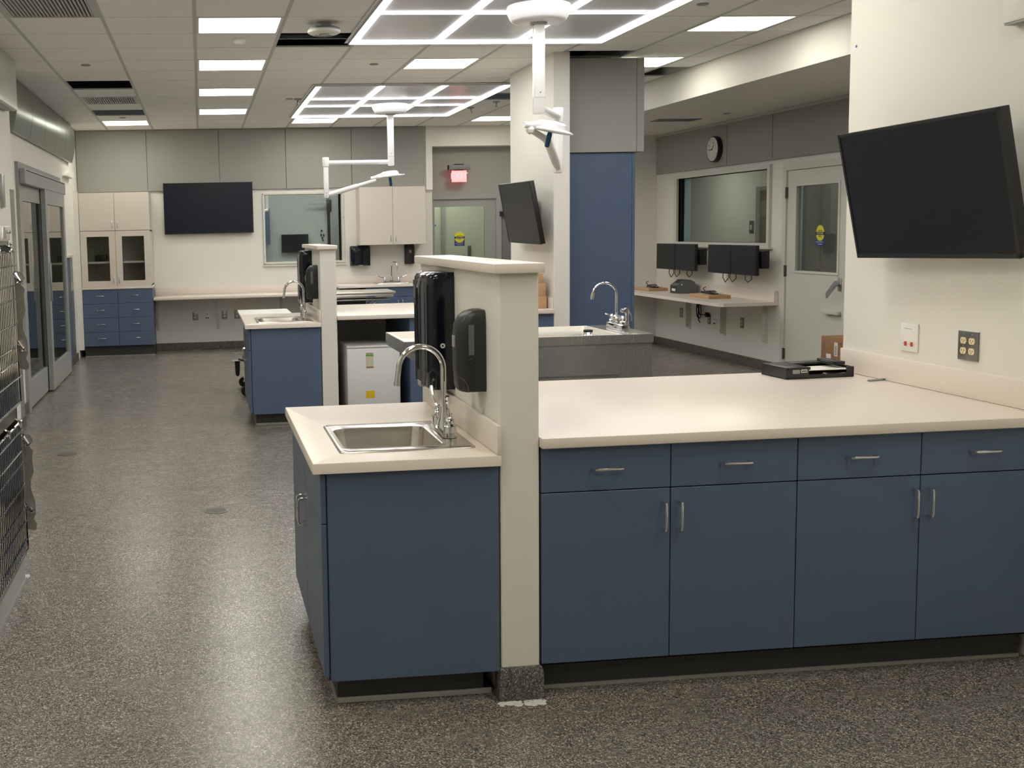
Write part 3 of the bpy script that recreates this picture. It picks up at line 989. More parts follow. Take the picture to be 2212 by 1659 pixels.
c0 = cabinet('blue base cabinet beside the near half wall, two doors and two drawers', .914, 1.27, (1.1145, YF1, 0), fronts=run_fronts(.914), group=g)
c1 = dup(c0, (1.1145 + .914, YF1, 0), label='blue base cabinet at the right edge against the near partition')
tag(MB().box(1.1145 + 1.828, 2.968, YF1 + .003, YF1 + 1.27, .105, .874).build('cabinet_filler', 'blue', smooth=False), 'narrow blue filler strip between cabinet and near partition', 'filler strip')

# counters
def counter(name, label, b, hole=None, th=.036, bev=.004, splash=()):
    x0, x1, y0, y1, z = b
    t = thing(name, label, 'countertop', ((x0 + x1) / 2, y0, z - th))
    m = MB()
    if hole:
        hx0, hx1, hy0, hy1 = hole
        zb, b_ = z - th, bev
        rg = [rrect(x0, x1, y0, y1, zb, .003, 3), rrect(x0, x1, y0, y1, z - b_, .003, 3), rrect(x0 + b_ * .3, x1 - b_ * .3, y0 + b_ * .3, y1 - b_ * .3, z - b_ * .3, .003, 3), rrect(x0 + b_, x1 - b_, y0 + b_, y1 - b_, z, .003, 3),
              rrect(hx0, hx1, hy0, hy1, z, .03, 3), rrect(hx0, hx1, hy0, hy1, zb, .03, 3)]
        rg.append(rg[0])
        m.loft(rg, False, False)
        bmesh.ops.remove_doubles(m.bm, verts=m.bm.verts, dist=1e-6)
    else:
        m.box(x0, x1, y0, y1, z - th, z, b=bev)
    m.build('slab', 'solid', t)
    for s_ in splash:
        MB().box(*s_, b=.003).build('backsplash', 'solid', t)
    return t
counter('countertop', 'wide cream countertop of the near peninsula with black tray on it', (1.1105, 2.969, 3.53, 4.875, .91), splash=((2.954, 2.969, 3.53, 4.838, .9105, 1.018),))
YS = YF2 - YF1
def sink_station(dy, w, far=False):
    c = lambda s_: s_ + w
    fr = [('false_front', 0, .565, .645, .815, None), ('false_front', .565, 1.13, .645, .815, None),
          ('door', 0, .565, .117, .645, (.565 - .03, .555, .1, True)), ('door', .565, 1.13, .117, .645, (.565 + .03, .555, .1, True))]
    # width runs along -Y: origin at the far end
    t = cabinet('blue sink cabinet with two doors facing the aisle, %s' % w, 1.132, .572, (.366, YF1 + dy + 1.134, 0), -PI / 2, z1=.822, fronts=fr, group='blue sink cabinets on the aisle side', toed=.05, sides=(.02, .07), hollow=True)
    q_ = MB().box(.413, .955, YF1 + dy + .058, YF1 + dy + .068, .001, .02, b=.002)
    q_ = q_.build('sealant_strip', 'darkstrip', None, smooth=False)
    q_.parent = t
    q_.matrix_parent_inverse = (Matrix.Translation(t.location) @ Euler(t.rotation_euler).to_matrix().to_4x4()).inverted()
    e = MB(); e.box(.3895, .9685, YF1 + dy - .001, YF1 + dy + .0175, .105, .822)
    p = e.build('end_panel', 'blue', None, smooth=False)
    p.parent = t
    p.matrix_parent_inverse = (Matrix.Translation(t.location) @ Euler(t.rotation_euler).to_matrix().to_4x4()).inverted()
    counter('countertop', 'lower cream countertop with inset sink, %s' % w, (.339, .9715, YF1 + dy - .03, YF1 + dy + 1.16, .86),
            hole=(.468, .83, YF1 + dy + .168, YF1 + dy + .585), splash=((.957, .9715, YF1 + dy - .03, YF1 + dy + 1.16, .8605, .96),))
    sink(.446, .922, YF1 + dy + .108, YF1 + dy + .645, .86, w)
    faucet(.868, YF1 + dy + .385, .868, w)
def sink(x0, x1, y0, y1, z, w, deck=.1, dep=.17):
    t = thing('sink', 'stainless steel drop-in sink, %s' % w, 'sink', ((x0 + x1) / 2, (y0 + y1) / 2, z))
    m = MB()
    bx0, bx1, by0, by1 = x0 + .028, x1 - deck, y0 + .065, y1 - .065
    m.loft([rrect(x0, x1, y0, y1, z + .0005, .02), rrect(x0 + .001, x1 - .001, y0 + .001, y1 - .001, z + .004, .02), rrect(x0 + .008, x1 - .008, y0 + .008, y1 - .008, z + .0075, .018),
            rrect(bx0 - .012, bx1 + .012, by0 - .012, by1 + .012, z + .006, .045), rrect(bx0, bx1, by0, by1, z + .001, .05), rrect(bx0 + .004, bx1 - .004, by0 + .004, by1 - .004, z - .02, .05),
            rrect(bx0 + .016, bx1 - .016, by0 + .016, by1 - .016, z - dep + .03, .05), rrect(bx0 + .035, bx1 - .035, by0 + .035, by1 - .035, z - dep, .05)], cap0=False)
    m.build('basin', 'sinksteel', t, ang=50, solid=False)
    cx, cy = (bx0 + bx1) / 2, (by0 + by1) / 2
    MB().lathe((cx, cy, z - dep), [(.04, .001), (.038, .004), (.02, .003), (.018, .001)]).build('strainer', 'chrome', t)
    return t
def faucet(x, y, z, w, rad=.083, top=1.105, rz=0, blades=True):
    """gooseneck over -x, deck plate along y"""
    t = thing('faucet', 'chrome gooseneck faucet, %s' % w, 'faucet', (x, y, z))
    m = MB()
    m.loft([rrect(x - .026, x + .026, y - .125, y + .125, z, .024), rrect(x - .026, x + .026, y - .125, y + .125, z + .016, .024), rrect(x - .02, x + .02, y - .118, y + .118, z + .022, .018)])
    m.build('deck_plate', 'chrome', t)
    zt = z + (top - .868)
    pts = [(x, y, z + .02), (x, y, zt)] + arc((x - rad, y, zt), rad, 0, 180, 20)[1:] + [(x - 2 * rad - .004, y, zt - .03), (x - 2 * rad - .006, y, zt - .045)]
    MB().tube(pts, .0105, 16).build('spout', 'chrome', t)
    MB().lathe((x, y, z), [(.026, .018), (.024, .035), (.018, .055), (.019, .062), (.014, .075), (.012, .095)], 24).build('spout_base', 'chrome', t)
    MB().tube([(x - 2 * rad - .006, y, zt - .043), (x - 2 * rad - .0065, y, zt - .058)], .0125, 16).build('aerator', 'chrome', t)
    for sg in (-1, 1):
        yy = y + sg * .1
        v = MB().lathe((x, yy, z), [(.025, .018), (.023, .04), (.026, .044), (.018, .05), (.018, .062), (.012, .07), (.010, .085)], 24).build('valve', 'chrome', t)
        if blades:
            b = MB().tube([(x, yy, z + .075), (x - .006, yy + sg * .01, z + .088), (x - .012, yy + sg * .022, z + .11), (x - .016, yy + sg * .034, z + .14), (x - .016, yy + sg * .038, z + .155)], [.009, .007, .006, .0085, .007], 10)
        else:
            b = MB().tube([(x, yy, z + .08), (x - .02, yy + sg * .004, z + .086), (x - .05, yy + sg * .008, z + .09)], [.009, .008, .006], 10)
        b.build('lever', 'chrome', v)
    return t
sink_station(0, 'on the near island')
sink_station(YS, 'on the far island', True)

# black dispensers on the half walls (hang on face x = .9748 looking to -x)
def towel_disp(label, loc, rz, w_=.30, h_=.46, d_=.11):
    """local: back at y=0, front toward -y, centred x, bottom z=0"""
    t = thing('towel_dispenser', label, 'dispenser', loc, rz, 'glossy black paper towel dispensers', local=True)
    def sec(z, k=1.0, kd=1.0, dz=0):
        hw = w_ / 2 * k
        dd = d_ * kd
        pts = []
        n = 6
        pts.append((-hw, 0, z)); 
        prof = [(-hw, -dd * .62), (-hw * .97, -dd * .84), (-hw * .88, -dd * .96), (-hw * .7, -dd), (-hw * .62, -dd * .965), (-hw * .54, -dd), (0, -dd * 1.03), (hw * .54, -dd), (hw * .62, -dd * .965), (hw * .7, -dd), (hw * .88, -dd * .96), (hw * .97, -dd * .84), (hw, -dd * .62)]
        for a, b in prof: pts.append((a, b, z + dz * (-b / d_)))
        pts.append((hw, 0, z))
        return pts
    m = MB().loft([sec(0, .97, .86), sec(.012, 1, 1), sec(.1), sec(h_ * .55, 1, 1.0), sec(h_ - .06), sec(h_ - .025, 1, .97), sec(h_ - .008, .98, .88), sec(h_, .94, .72)])
    b = m.build('cover', 'gloss', t, ang=50)
    # wavy seam lines and the window panel with its mark on the front
    for off in (-.045, -.03):
        MB().tube([(off + .006 * math.sin(z * 14) + (.03 if z > h_ * .72 else 0) * (z / h_ - .72) * 2, -d_ * 1.035, z) for z in [h_ * (.14 + .08 * k) for k in range(10)]], .0016, 6).build('seam_ridge', 'satin', b)
    MB().prism([(-.105 * w_ / .3, h_ * .70), (-.05 * w_ / .3, h_ * .70), (-.035 * w_ / .3, h_ * .92), (-.12 * w_ / .3, h_ * .92)], -d_ * 1.012, -d_ * .9, 'y').build('window', 'satin', t, smooth=False)
    MB().box(-.092, -.086, -d_ * 1.03, -d_ * 1.01, h_ * .77, h_ * .88).build('mark', 'frame', t, smooth=False)
    MB().box(-.03, .03, -d_ * 1.04, -d_ * .8, h_ * .0, h_ * .045).build('mouth', 'frame', t, smooth=False)
    l = MB().cyl((w_ / 2 - .004, -d_ * .45, h_ * .38), (w_ / 2 + .004, -d_ * .45, h_ * .38), .010, n=20).build('lock', 'chrome', t)
    MB().cyl((w_ / 2 + .003, -d_ * .45, h_ * .38), (w_ / 2 + .0055, -d_ * .45, h_ * .38), .004, n=12).build('keyhole', 'gap', l)
    return t
def soap_disp(label, loc, rz, w_=.125, h_=.285, d_=.1):
    t = thing('soap_dispenser', label, 'dispenser', loc, rz, 'satin black soap dispensers', local=True)
    def sec(z, k, kd):
        hw = w_ / 2 * k
        dd = d_ * kd
        return [(-hw, 0, z), (-hw, -dd * .55, z), (-hw * .92, -dd * .8, z), (-hw * .7, -dd * .95, z), (0, -dd, z), (hw * .7, -dd * .95, z), (hw * .92, -dd * .8, z), (hw, -dd * .55, z), (hw, 0, z)]
    m = MB().loft([sec(0, .96, .86), sec(.012, 1, .95), sec(.08, 1, 1.0), sec(.18, 1, 1.02), sec(.235, 1, .96), sec(.262, .97, .8), sec(.278, .9, .6), sec(h_, .72, .34)])
    b = m.build('cover', 'satin', t, ang=50)
    x = w_ / 2
    MB().box(x - .003, x + .0012, -.062, -.042, .13, .235, b=.001).build('level_window', 'printer', t, smooth=False)
    MB().tube([(x + .0012, -.052, .118), (x + .0012, -.042, .112), (x + .0012, -.046, .10), (x + .0012, -.056, .10), (x + .0012, -.061, .112)], .002, 6, closed=True).build('latch_mark', 'bezel', t)
    MB().tube([(x * 1.005, -.098, .055), (x * 1.005, -.08, .045), (x * 1.005, -.068, .025), (x * 1.0, -.064, .004)], .0012, 6).build('push_bar_line', 'printer', t)
    MB().box(-.016, .016, -d_ * 1.035, -d_ * .98, .155, .195, b=.001).build('badge', 'frame', t, smooth=False)
    MB().cyl((0, -.05, .002), (0, -.05, -.008), .01, n=12).build('nozzle', 'black', t)
    return t
for dy, w_ in ((0, 'near'), (YS, 'far')):
    towel_disp('tall glossy black paper towel dispenser on the %s half wall' % w_, (.9743, YF1 + dy + .80, .985), -PI / 2)
    soap_disp('satin black soap dispenser on the %s half wall' % w_, (.9743, YF1 + dy + .235, 1.045), -PI / 2)

# far island right side: counter, open knee space with fridge, blue cabinets
counter('countertop', 'cream countertop of the far peninsula with open space beneath', (1.1105, 2.969, YF2 - .03, YF2 + 1.345, .91), splash=((2.954, 2.969, YF2 + .01, YF2 + 1.29, .9105, 1.005),))
c2 = cabinet('blue base cabinet under the far peninsula, right of the small fridge', .914, 1.27, (1.72, YF2, 0), fronts=run_fronts(.914), group='blue cabinets of the far peninsula')
tag(MB().box(1.72 + .914, 2.968, YF2 + .003, YF2 + 1.27, .105, .874).build('cabinet_filler', 'blue', smooth=False), 'blue filler panel under the brown boxes on the far peninsula', 'filler strip')
t = thing('knee_space_panel', 'grey back panel of the open space behind the small fridge', 'panel', (1.4, YF2 + 1.2, 0))
MB().box(1.112, 1.718, YF2 + 1.2, YF2 + 1.26, 0, .874).build('panel', 'whitep', t, smooth=False)
m = MB()
for a, b in ((0, 0), (.02, .012), (-.02, .01), (0, -.03)): m.cyl((1.5 + a, YF2 + 1.197, .78 + b), (1.5 + a, YF2 + 1.2, .78 + b), .004, n=8)
m.build('screw_hole', 'gap', t)
# fridge
t = thing('compact_fridge', 'white compact fridge with energy label under the far peninsula', 'fridge', (1.43, YF2 + .05, 0))
fx0, fx1, fy, fz = 1.192, 1.645, YF2 + .05, .645
MB().box(fx0, fx1, fy + .05, fy + .52, .02, fz, b=.008).build('body', 'appliance', t)
m = MB().box(fx0, fx1, fy, fy + .045, .03, fz - .022, b=.008)
dr = m.build('door', 'appliance', t)
MB().box(fx0, fx1, fy + .002, fy + .045, fz - .019, fz, b=.006).build('top_trim', 'appliance', t)
cx = 1.385
MB().box(cx - .032, cx + .032, fy - .002, fy, .455, .58).build('chart_label', 'tan', dr, smooth=False)
MB().box(cx - .032, cx + .032, fy - .003, fy - .0005, .555, .572).build('green_band', 'green', dr, smooth=False)
MB().box(cx - .030, cx + .028, fy - .003, fy - .0005, .578, .584).build('text_line', 'brown', dr, smooth=False)
MB().box(cx - .030, cx + .032, fy - .003, fy - .0005, .458, .467).build('text_line', 'brown', dr, smooth=False)
m = MB()
for k in range(4): m.box(cx - .02 + k * .013, cx - .018 + k * .013, fy - .003, fy - .0005, .475, .55)
m.build('column_line', 'almond', dr, smooth=False)
MB().box(cx - .036, cx + .038, fy - .002, fy, .20, .262).build('energy_label', 'yellow', dr, smooth=False)
for x in (fx0 + .04, fx1 - .04): MB().cyl((x, fy + .1, 0), (x, fy + .1, .022), .015).build('foot', 'black', t)
# stacked brown boxes on the far peninsula counter
for (a, b, c, d, lab, k) in ((2.60, 2.936, .9105, 1.018, 'bottom cardboard box in the stack of three on the far peninsula', 0), (2.58, 2.928, 1.0185, 1.128, 'middle cardboard box in the stack of three on the far peninsula', 1), (2.62, 2.905, 1.1285, 1.212, 'top cardboard box in the stack of three on the far peninsula', 2)):
    t = thing('cardboard_box', lab, 'box', ((a + b) / 2, YF2 + .3, c), group='brown cardboard boxes stacked on the far peninsula')
    MB().box(a, b, YF2 + .09, YF2 + .42, c, d, b=.003).build('carton', 'cardb', t)
    MB().box(a + .02, b - .02, YF2 + .25, YF2 + .255, d - .0005, d + .0004).build('flap_seam', 'brown', t, smooth=False)
tag(MB().box(2.862, 2.88, YF2 + .12, YF2 + .14, 1.2125, 1.235, b=.003).build('camera_mount', 'black'), 'small black block on top of the three stacked boxes', 'small part')

# tall blue cupboard with grey bulkhead on the column
t = thing('tall_cupboard', 'tall blue panelled cupboard standing right of the white column', 'cupboard', (3.45, 9.34, 0))
MB().box(3.114, 3.775, 9.36, 10.4, 0, 2.235).build('carcass', 'blue', t, smooth=False)
MB().box(3.116, 3.745, 9.342, 9.36, .02, 2.232, b=.001).build('door', 'blue', t, smooth=False)
MB().box(3.748, 3.775, 9.345, 9.36, .02, 2.232, b=.001).build('edge_strip', 'blue', t, smooth=False)
t = thing('bulkhead_box', 'grey boxed bulkhead above the tall blue cupboard', 'bulkhead', (3.47, 9.32, 2.24))
MB().box(3.114, 3.772, 9.315, 9.335, 2.238, ZC - .02).build('front_panel', 'grey', t, smooth=False)
MB().box(3.776, 3.84, 9.315, 10.4, 2.238, ZC - .02).build('corner_post', 'grey', t, smooth=False)
MB().box(3.114, 3.776, 9.336, 10.4, 2.236, ZC - .02).build('core', 'grey', t, smooth=False)

# ================================================================== SCREENS
def tilt_tv(label, c, wx, rot):
    """c: centre of the front face; faces -x, leaning 11 degrees forward"""
    t = thing('wall_monitor', label, 'monitor', c, group='tilted black monitors on wall arms', local=True, rot=rot)
    w_, h_ = .93, .54
    MB().box(.006, .045, -w_ / 2, w_ / 2, -h_ / 2, h_ / 2, b=.003).build('housing', 'bezel', t)
    m = MB()
    b = .012
    for q in ((-w_ / 2, w_ / 2, h_ / 2 - b, h_ / 2), (-w_ / 2, w_ / 2, -h_ / 2, -h_ / 2 + b + .006), (-w_ / 2, -w_ / 2 + b, -h_ / 2, h_ / 2), (w_ / 2 - b, w_ / 2, -h_ / 2, h_ / 2)):
        m.box(0, .008, *q)
    m.build('bezel', 'bezel', t, smooth=False)
    MB().box(.002, .008, -w_ / 2 + b, w_ / 2 - b, -h_ / 2 + b, h_ / 2 - b).build('screen', 'screen', t, smooth=False)
    MB().box(.044, .075, -w_ * .3, w_ * .3, -h_ * .38, h_ * .1, b=.01).build('rear_bulge', 'black', t)
    MB().box(.07, .085, -.12, .12, -.11, .11, b=.003).build('mount_plate', 'black', t)
    m = MB()
    m.box(.08, wx, -.03, -.005, -.03, .03, b=.003); m.box(.08, wx, .02, .045, -.03, .03, b=.003)
    m.box(wx - .008, wx, -.1, .1, -.08, .14, b=.002)
    m.build('wall_arm', 'black', t)
    return t
tilt_tv('large black monitor tilted on the near partition above the outlets', (2.815, 4.095, 1.719), .14, (-.018, -.191, .037))
tilt_tv('black monitor tilted on the side of the white column', (2.795, YF2 + .45, 1.731), .155, (.012, -.19, .009))

def flat_tv(label, x0, x1, y, z0, z1, cat='television', grp=None):
    t = thing('wall_screen', label, cat, ((x0 + x1) / 2, y, (z0 + z1) / 2), group=grp)
    MB().box(x0, x1, y + .008, y + .05, z0, z1, b=.003).build('housing', 'bezel', t)
    m = MB()
    for q in ((x0, x1, z1 - .008, z1), (x0, x1, z0, z0 + .012), (x0, x0 + .008, z0, z1), (x1 - .008, x1, z0, z1)): m.box(q[0], q[1], y, y + .01, q[2], q[3])
    m.build('bezel', 'bezel', t, smooth=False)
    MB().box(x0 + .008, x1 - .008, y + .003, y + .01, z0 + .012, z1 - .008).build('screen', mat('screen_blue_black', (20, 23, 38), .3, spec=.3), t, smooth=False)
    MB().box((x0 + x1) / 2 - .2, (x0 + x1) / 2 + .2, y + .05, y + .07, z0 + .2, z1 - .15).build('wall_mount', 'black', t, smooth=False)
    return t
flat_tv('wide black television mounted on the back wall left of the window', -.491, .739, YB - .075, 1.616, 2.318)

# ================================================================== WET TABLE
t = thing('wet_table', 'stainless steel wet prep table with sloping tub and faucet behind the near peninsula', 'table', (2.1, 7.2, 0))
x0, x1, y0, y1, z = 1.262, 2.905, 6.87, 7.56, .905
tubx = 2.70
# rim and tub (sloping bottom), open from above
m = MB()
def trect(a, b, c, d, zz, r=.02): return rrect(a, b, c, d, zz, r, 4)
m.loft([trect(x0, tubx, y0, y1, z - .056, .004), trect(x0, tubx, y0, y1, z, .004), trect(x0 + .022, tubx - .022, y0 + .022, y1 - .022, z, .02), trect(x0 + .03, tubx - .03, y0 + .03, y1 - .03, z - .03, .03), trect(x0 + .034, tubx - .034, y0 + .034, y1 - .034, z - .045, .03)], cap0=False)
m.build('tub', mat('satin_light_steel', (232, 225, 216), .45, .55), t, ang=40, solid=False)
m = MB()
prof = [(x0, z - .001), (x0, z - .085), (x0 + .02, z - .1), (x0 + .22, z - .22), (x0 + .45, z - .26), (tubx, z - .26), (tubx, z - .06), (x0 + .04, z - .06)]
m.prism([prof[i] for i in (1, 2, 3, 4, 5)] + [(tubx, z - .055), (x0 + .002, z - .055)], y0 + .002, y1 - .002, 'y')
m.build('tub_underside', 'steelv', t, smooth=False)
MB().box(tubx, x1, y0, y1, z - .035, z, b=.003).build('faucet_deck', 'steelv', t)
MB().box(x0, x1 + .001, y0 - .004, y0 - .0005, z - .058, z - .003).build('front_skirt', 'steelv', t, smooth=False)
MB().box(x0 - .004, x0 - .0005, y0 - .004, y1, z - .058, z - .003).build('end_skirt', 'steelv', t, smooth=False)
m = MB().box(1.95, 2.672, y0 + .012, y1 - .012, .05, z - .036)
m.build('front_panel', 'steelv', t, smooth=False)
MB().box(2.678, x1 - .004, y0 + .008, y1 - .008, .05, z - .036).build('end_panel', 'steelv', t, smooth=False)
MB().box(2.671, 2.679, y0 + .004, y0 + .02, .05, z - .036).build('seam_trim', 'alu', t, smooth=False)
MB().box(1.98, x1 - .03, y0 + .05, y1 - .05, 0, .05).build('plinth', 'dark', t, smooth=False)
# faucet on it
t = thing('faucet', 'chrome gooseneck faucet with side sprayer on the stainless wet table', 'faucet', (2.79, 7.2, z))
fx, fy = 2.79, 7.2
m = MB(); m.loft([rrect(fx - .03, fx + .03, fy - .14, fy + .14, z, .01), rrect(fx - .03, fx + .03, fy - .14, fy + .14, z + .038, .01), rrect(fx - .026, fx + .026, fy - .135, fy + .135, z + .044, .01)])
m.build('deck_plate', 'chrome', t)
MB().lathe((fx, fy + .02, z), [(.02, .04), (.024, .055), (.026, .075), (.016, .095), (.012, .1)], 20).build('spout_base', 'chrome', t)
r_ = .083
MB().tube([(fx, fy + .02, z + .09), (fx, fy + .02, z + .235)] + arc((fx - r_, fy + .02, z + .235), r_, 0, 165, 18)[1:], .0085, 14).build('spout', 'chrome', t)
e_ = arc((fx - r_, fy + .02, z + .235), r_, 165, 166, 1)[0]
MB().tube([e_, (e_[0] - .006, e_[1], e_[2] - .03), (e_[0] - .008, e_[1], e_[2] - .05)], [.011, .0125, .011], 14).build('aerator', 'chrome', t)
for sg in (-1, 1):
    v = MB().lathe((fx, fy + sg * .1, z), [(.022, .04), (.022, .06), (.014, .066), (.018, .085), (.012, .095), (.006, .1)], 18).build('valve', 'chrome', t)
    MB().tube([(fx, fy + sg * .1, z + .09), (fx - .03, fy + sg * .1, z + .098), (fx - .05, fy + sg * .1, z + .104)], [.007, .006, .004], 8).build('lever', 'chrome', v)
s_ = MB(); s_.lathe((fx + .05, fy - .04, z), [(.02, 0), (.022, .02), (.013, .03), (.012, .1), (.016, .12), (.014, .135)], 18)
s_.box(fx + .005, fx + .06, fy - .058, fy - .022, z + .115, z + .15, b=.012)
s_.build('sprayer', 'chrome', t)
MB().tube([(fx + .06, fy - .04, z + .13), (fx + .078, fy - .04, z + .1), (fx + .082, fy - .04, z + .06)], .005, 8).build('sprayer_trigger', 'chrome', t)
t = thing('drain_plug', 'steel and rubber drain stopper resting on rim of wet table', 'stopper', (2.585, 7.18, z - .045))
zz = z - .0445
MB().lathe((2.585, 7.2, zz), [(.045, 0), (.046, .01), (.034, .02), (.030, .035)], 24).build('body', 'chrome', t)
MB().lathe((2.585, 7.2, zz), [(.031, .035), (.032, .045), (.028, .05)], 24).build('rubber_ring', 'rubber', t)
MB().cyl((2.585, 7.2, zz + .05), (2.585, 7.2, zz + .075), .003, n=8).build('pin', 'chrome', t)

# ================================================================== BACK WALL CASEWORK
YC = 14.95
wd = .465
h1 = [('drawer', k * wd, (k + 1) * wd, .145 + r * .19, .145 + (r + 1) * .19, ((k + .5) * wd, .145 + (r + .55) * .19, .1)) for k in range(2) for r in range(4)]
cabinet('blue eight-drawer base cabinet in the back left corner', 2 * wd, .595, (-1.592, YC, 0), z0=.14, z1=.905, fronts=h1)
counter('countertop', 'thin cream shelf top between the blue drawers and the glazed cupboard', (-1.595, -.655, YC - .012, YB - .001, .937), th=.03)
t = thing('glazed_cupboard', 'cream cupboard with two glass doors above the blue drawers', 'cupboard', (-1.125, YC, .938))
m = MB()
X0, X1, Z0, Z1 = -1.59, -.668, .938, 1.682
m.box(X0, X0 + .018, YC + .02, YB - .002, Z0, Z1); m.box(X1 - .018, X1, YC + .02, YB - .002, Z0, Z1)
m.box(X0, X1, YC + .02, YB - .002, Z0, Z0 + .018); m.box(X0, X1, YC + .02, YB - .002, Z1 - .018, Z1); m.box(X0, X1, YB - .012, YB - .002, Z0, Z1)
m.box((X0 + X1) / 2 - .009, (X0 + X1) / 2 + .009, YC + .02, YB - .002, Z0, Z1)
m.build('carcass', 'cream', t, smooth=False)
MB().box(X0 + .018, X1 - .018, YC + .06, YB - .012, 1.25, 1.275).build('shelf', 'cream', t, smooth=False)
def gdoor(a, b, px):
    m = MB()
    wall_with_holes(m, 'y', YC, .019, a + .002, b - .002, Z0 + .002, Z1 - .002, [(a + .085, b - .085, Z0 + .08, Z1 - .075)])
    d = m.build('door', 'cream', t, smooth=False)
    MB().box(a + .085, b - .085, YC + .008, YC + .012, Z0 + .08, Z1 - .075).build('door_pane', 'pane', d, smooth=False)
    p = MB(); d_pull(p, px, 1.03, .1, True, YC); p.build('handle', 'chrome', d)
xm = (X0 + X1) / 2
gdoor(X0, xm, xm - .035)
gdoor(xm, X1, xm + .035)
# seen inside
tag(MB().box(-1.43, -1.27, 15.2, 15.4, 1.276, 1.36, b=.012).build('black_case', 'black'), 'small black case on the shelf behind the left glass door', 'case')
t = thing('folded_papers', 'brown folded papers lying in the cupboard behind the right glass door', 'papers', (-.85, 15.2, .957))
MB().box(-.98, -.78, 15.1, 15.35, .957, .985).build('paper_stack', 'tan', t, smooth=False)
MB().box(-1.0, -.72, 15.08, 15.38, .986, .998).build('card_folder', 'brown', t, smooth=False)
m = cabinet('cream double-door wall cupboard at top of the back left corner', .922, .595, (-1.59, YC, 0), z0=1.684, z1=2.185, m_='cream', toe=False, name='wall_cupboard',
    fronts=[('door', 0, .461, 1.684, 2.185, (.461 - .035, 1.77, .1, True)), ('door', .461, .922, 1.684, 2.185, (.461 + .035, 1.77, .1, True))])
tag(MB().box(XL, -1.594, YC + .002, YC + .03, .1, 2.2).build('filler_panel', 'wall', smooth=False), 'narrow white filler between the left wall and the corner cupboards', 'filler strip')
# desk worktop
t = counter('countertop', 'long cream desk worktop under the wide television on the back wall', (-.655, 1.86, YC - .02, YB - .001, .775), splash=((-.655, 1.86, YB - .016, YB - .001, .7755, .875),))
def bracket(x, label):
    m = MB()
    m.box(x - .02, x + .02, YB - .012, YB - .001, .28, .738); m.box(x - .02, x + .02, YB - .42, YB - .012, .725, .738)
    m.box(x - .003, x + .003, YB - .05, YB - .012, .3, .725)
    return tag(m.build('support_bracket', 'alu', smooth=False), label, 'bracket', 'steel brackets under the desk worktop')
bracket(-.63, 'steel bracket under the desk worktop next to the blue drawers')
bracket(.205, 'steel bracket under the desk worktop between the outlets')
bracket(1.1, 'steel bracket under the desk worktop hidden by the far sink cabinet')
# raised counter with sink
counter('countertop', 'cream counter with small sink below the far upper cupboard', (1.865, 3.195, YC - .02, YB - .001, .868), hole=(2.43, 2.92, YC + .11, YB - .16), splash=((1.865, 3.195, YB - .016, YB - .001, .8685, .97),))
cabinet('blue cabinet below the far sink counter', .96, .58, (2.22, YC, 0), z1=.83, hollow=True, fronts=[('drawer', 0, .96, .70, .828, None), ('door', 0, .48, .117, .70, (.45, .6, .1, True)), ('door', .48, .96, .117, .70, (.51, .6, .1, True))])
tag(MB().box(1.868, 1.89, YC + .01, YB - .002, 0, .831).build('gable_panel', 'blue', smooth=False), 'blue end gable carrying the left end of the far sink counter', 'panel')
t = thing('sink', 'small stainless sink in the far counter under the upper cupboard', 'sink', (2.67, 15.2, .868))
bx = (2.40, 2.95, YC + .09, YB - .13)
m = MB(); m.loft([rrect(*bx, .8685, .02), rrect(bx[0] + .004, bx[1] - .004, bx[2] + .004, bx[3] - .004, .876, .02), rrect(bx[0] + .04, bx[1] - .04, bx[2] + .03, bx[3] - .07, .872, .04), rrect(bx[0] + .045, bx[1] - .045, bx[2] + .035, bx[3] - .075, .85, .04), rrect(bx[0] + .06, bx[1] - .06, bx[2] + .05, bx[3] - .09, .72, .04)], cap0=False)
m.build('basin', 'sinksteel', t, ang=50, solid=False)
# faucet facing the room (wrist blades)
t = thing('faucet', 'chrome faucet with curved wrist blades at the far sink', 'faucet', (2.66, 15.385, .876))
fx, fy, fz = 2.66, 15.385, .8765
m = MB(); m.loft([rrect(fx - .13, fx + .13, fy - .022, fy + .022, fz, .02), rrect(fx - .13, fx + .13, fy - .022, fy + .022, fz + .02, .02)])
m.build('deck_plate', 'chrome', t)
a_ = math.radians(28)
dx_, dy_ = math.sin(a_), -math.cos(a_)
sp = [(fx, fy, fz + .02), (fx, fy, fz + .22)]
for k in range(1, 15):
    a = PI * k / 14
    rr = .065
    u = rr - rr * math.cos(a)
    sp.append((fx + dx_ * u, fy + dy_ * u, fz + .22 + rr * math.sin(a)))
sp.append((sp[-1][0], sp[-1][1], fz + .18))
MB().tube(sp, .01, 12).build('spout', 'chrome', t)
MB().lathe((fx, fy, fz), [(.022, .02), (.02, .05), (.012, .08)], 16).build('spout_base', 'chrome', t)
for sg in (-1, 1):
    v = MB().lathe((fx + sg * .1, fy, fz), [(.02, .02), (.018, .05), (.01, .07)], 14).build('valve', 'chrome', t)
    MB().tube([(fx + sg * .1, fy, fz + .065), (fx + sg * .15, fy - .01, fz + .07), (fx + sg * .2, fy - .015, fz + .09), (fx + sg * .215, fy - .015, fz + .125)], [.008, .006, .006, .009], 8).build('lever', 'chrome', v)
towel_disp('squat glossy black paper towel dispenser on the back wall left of the far faucet', (2.232, YB - .001, 1.115), 0, .285, .28, .13)
soap_disp('satin black soap dispenser on the back wall right of the far faucet', (2.945, YB - .001, 1.125), 0, .14, .265, .1)
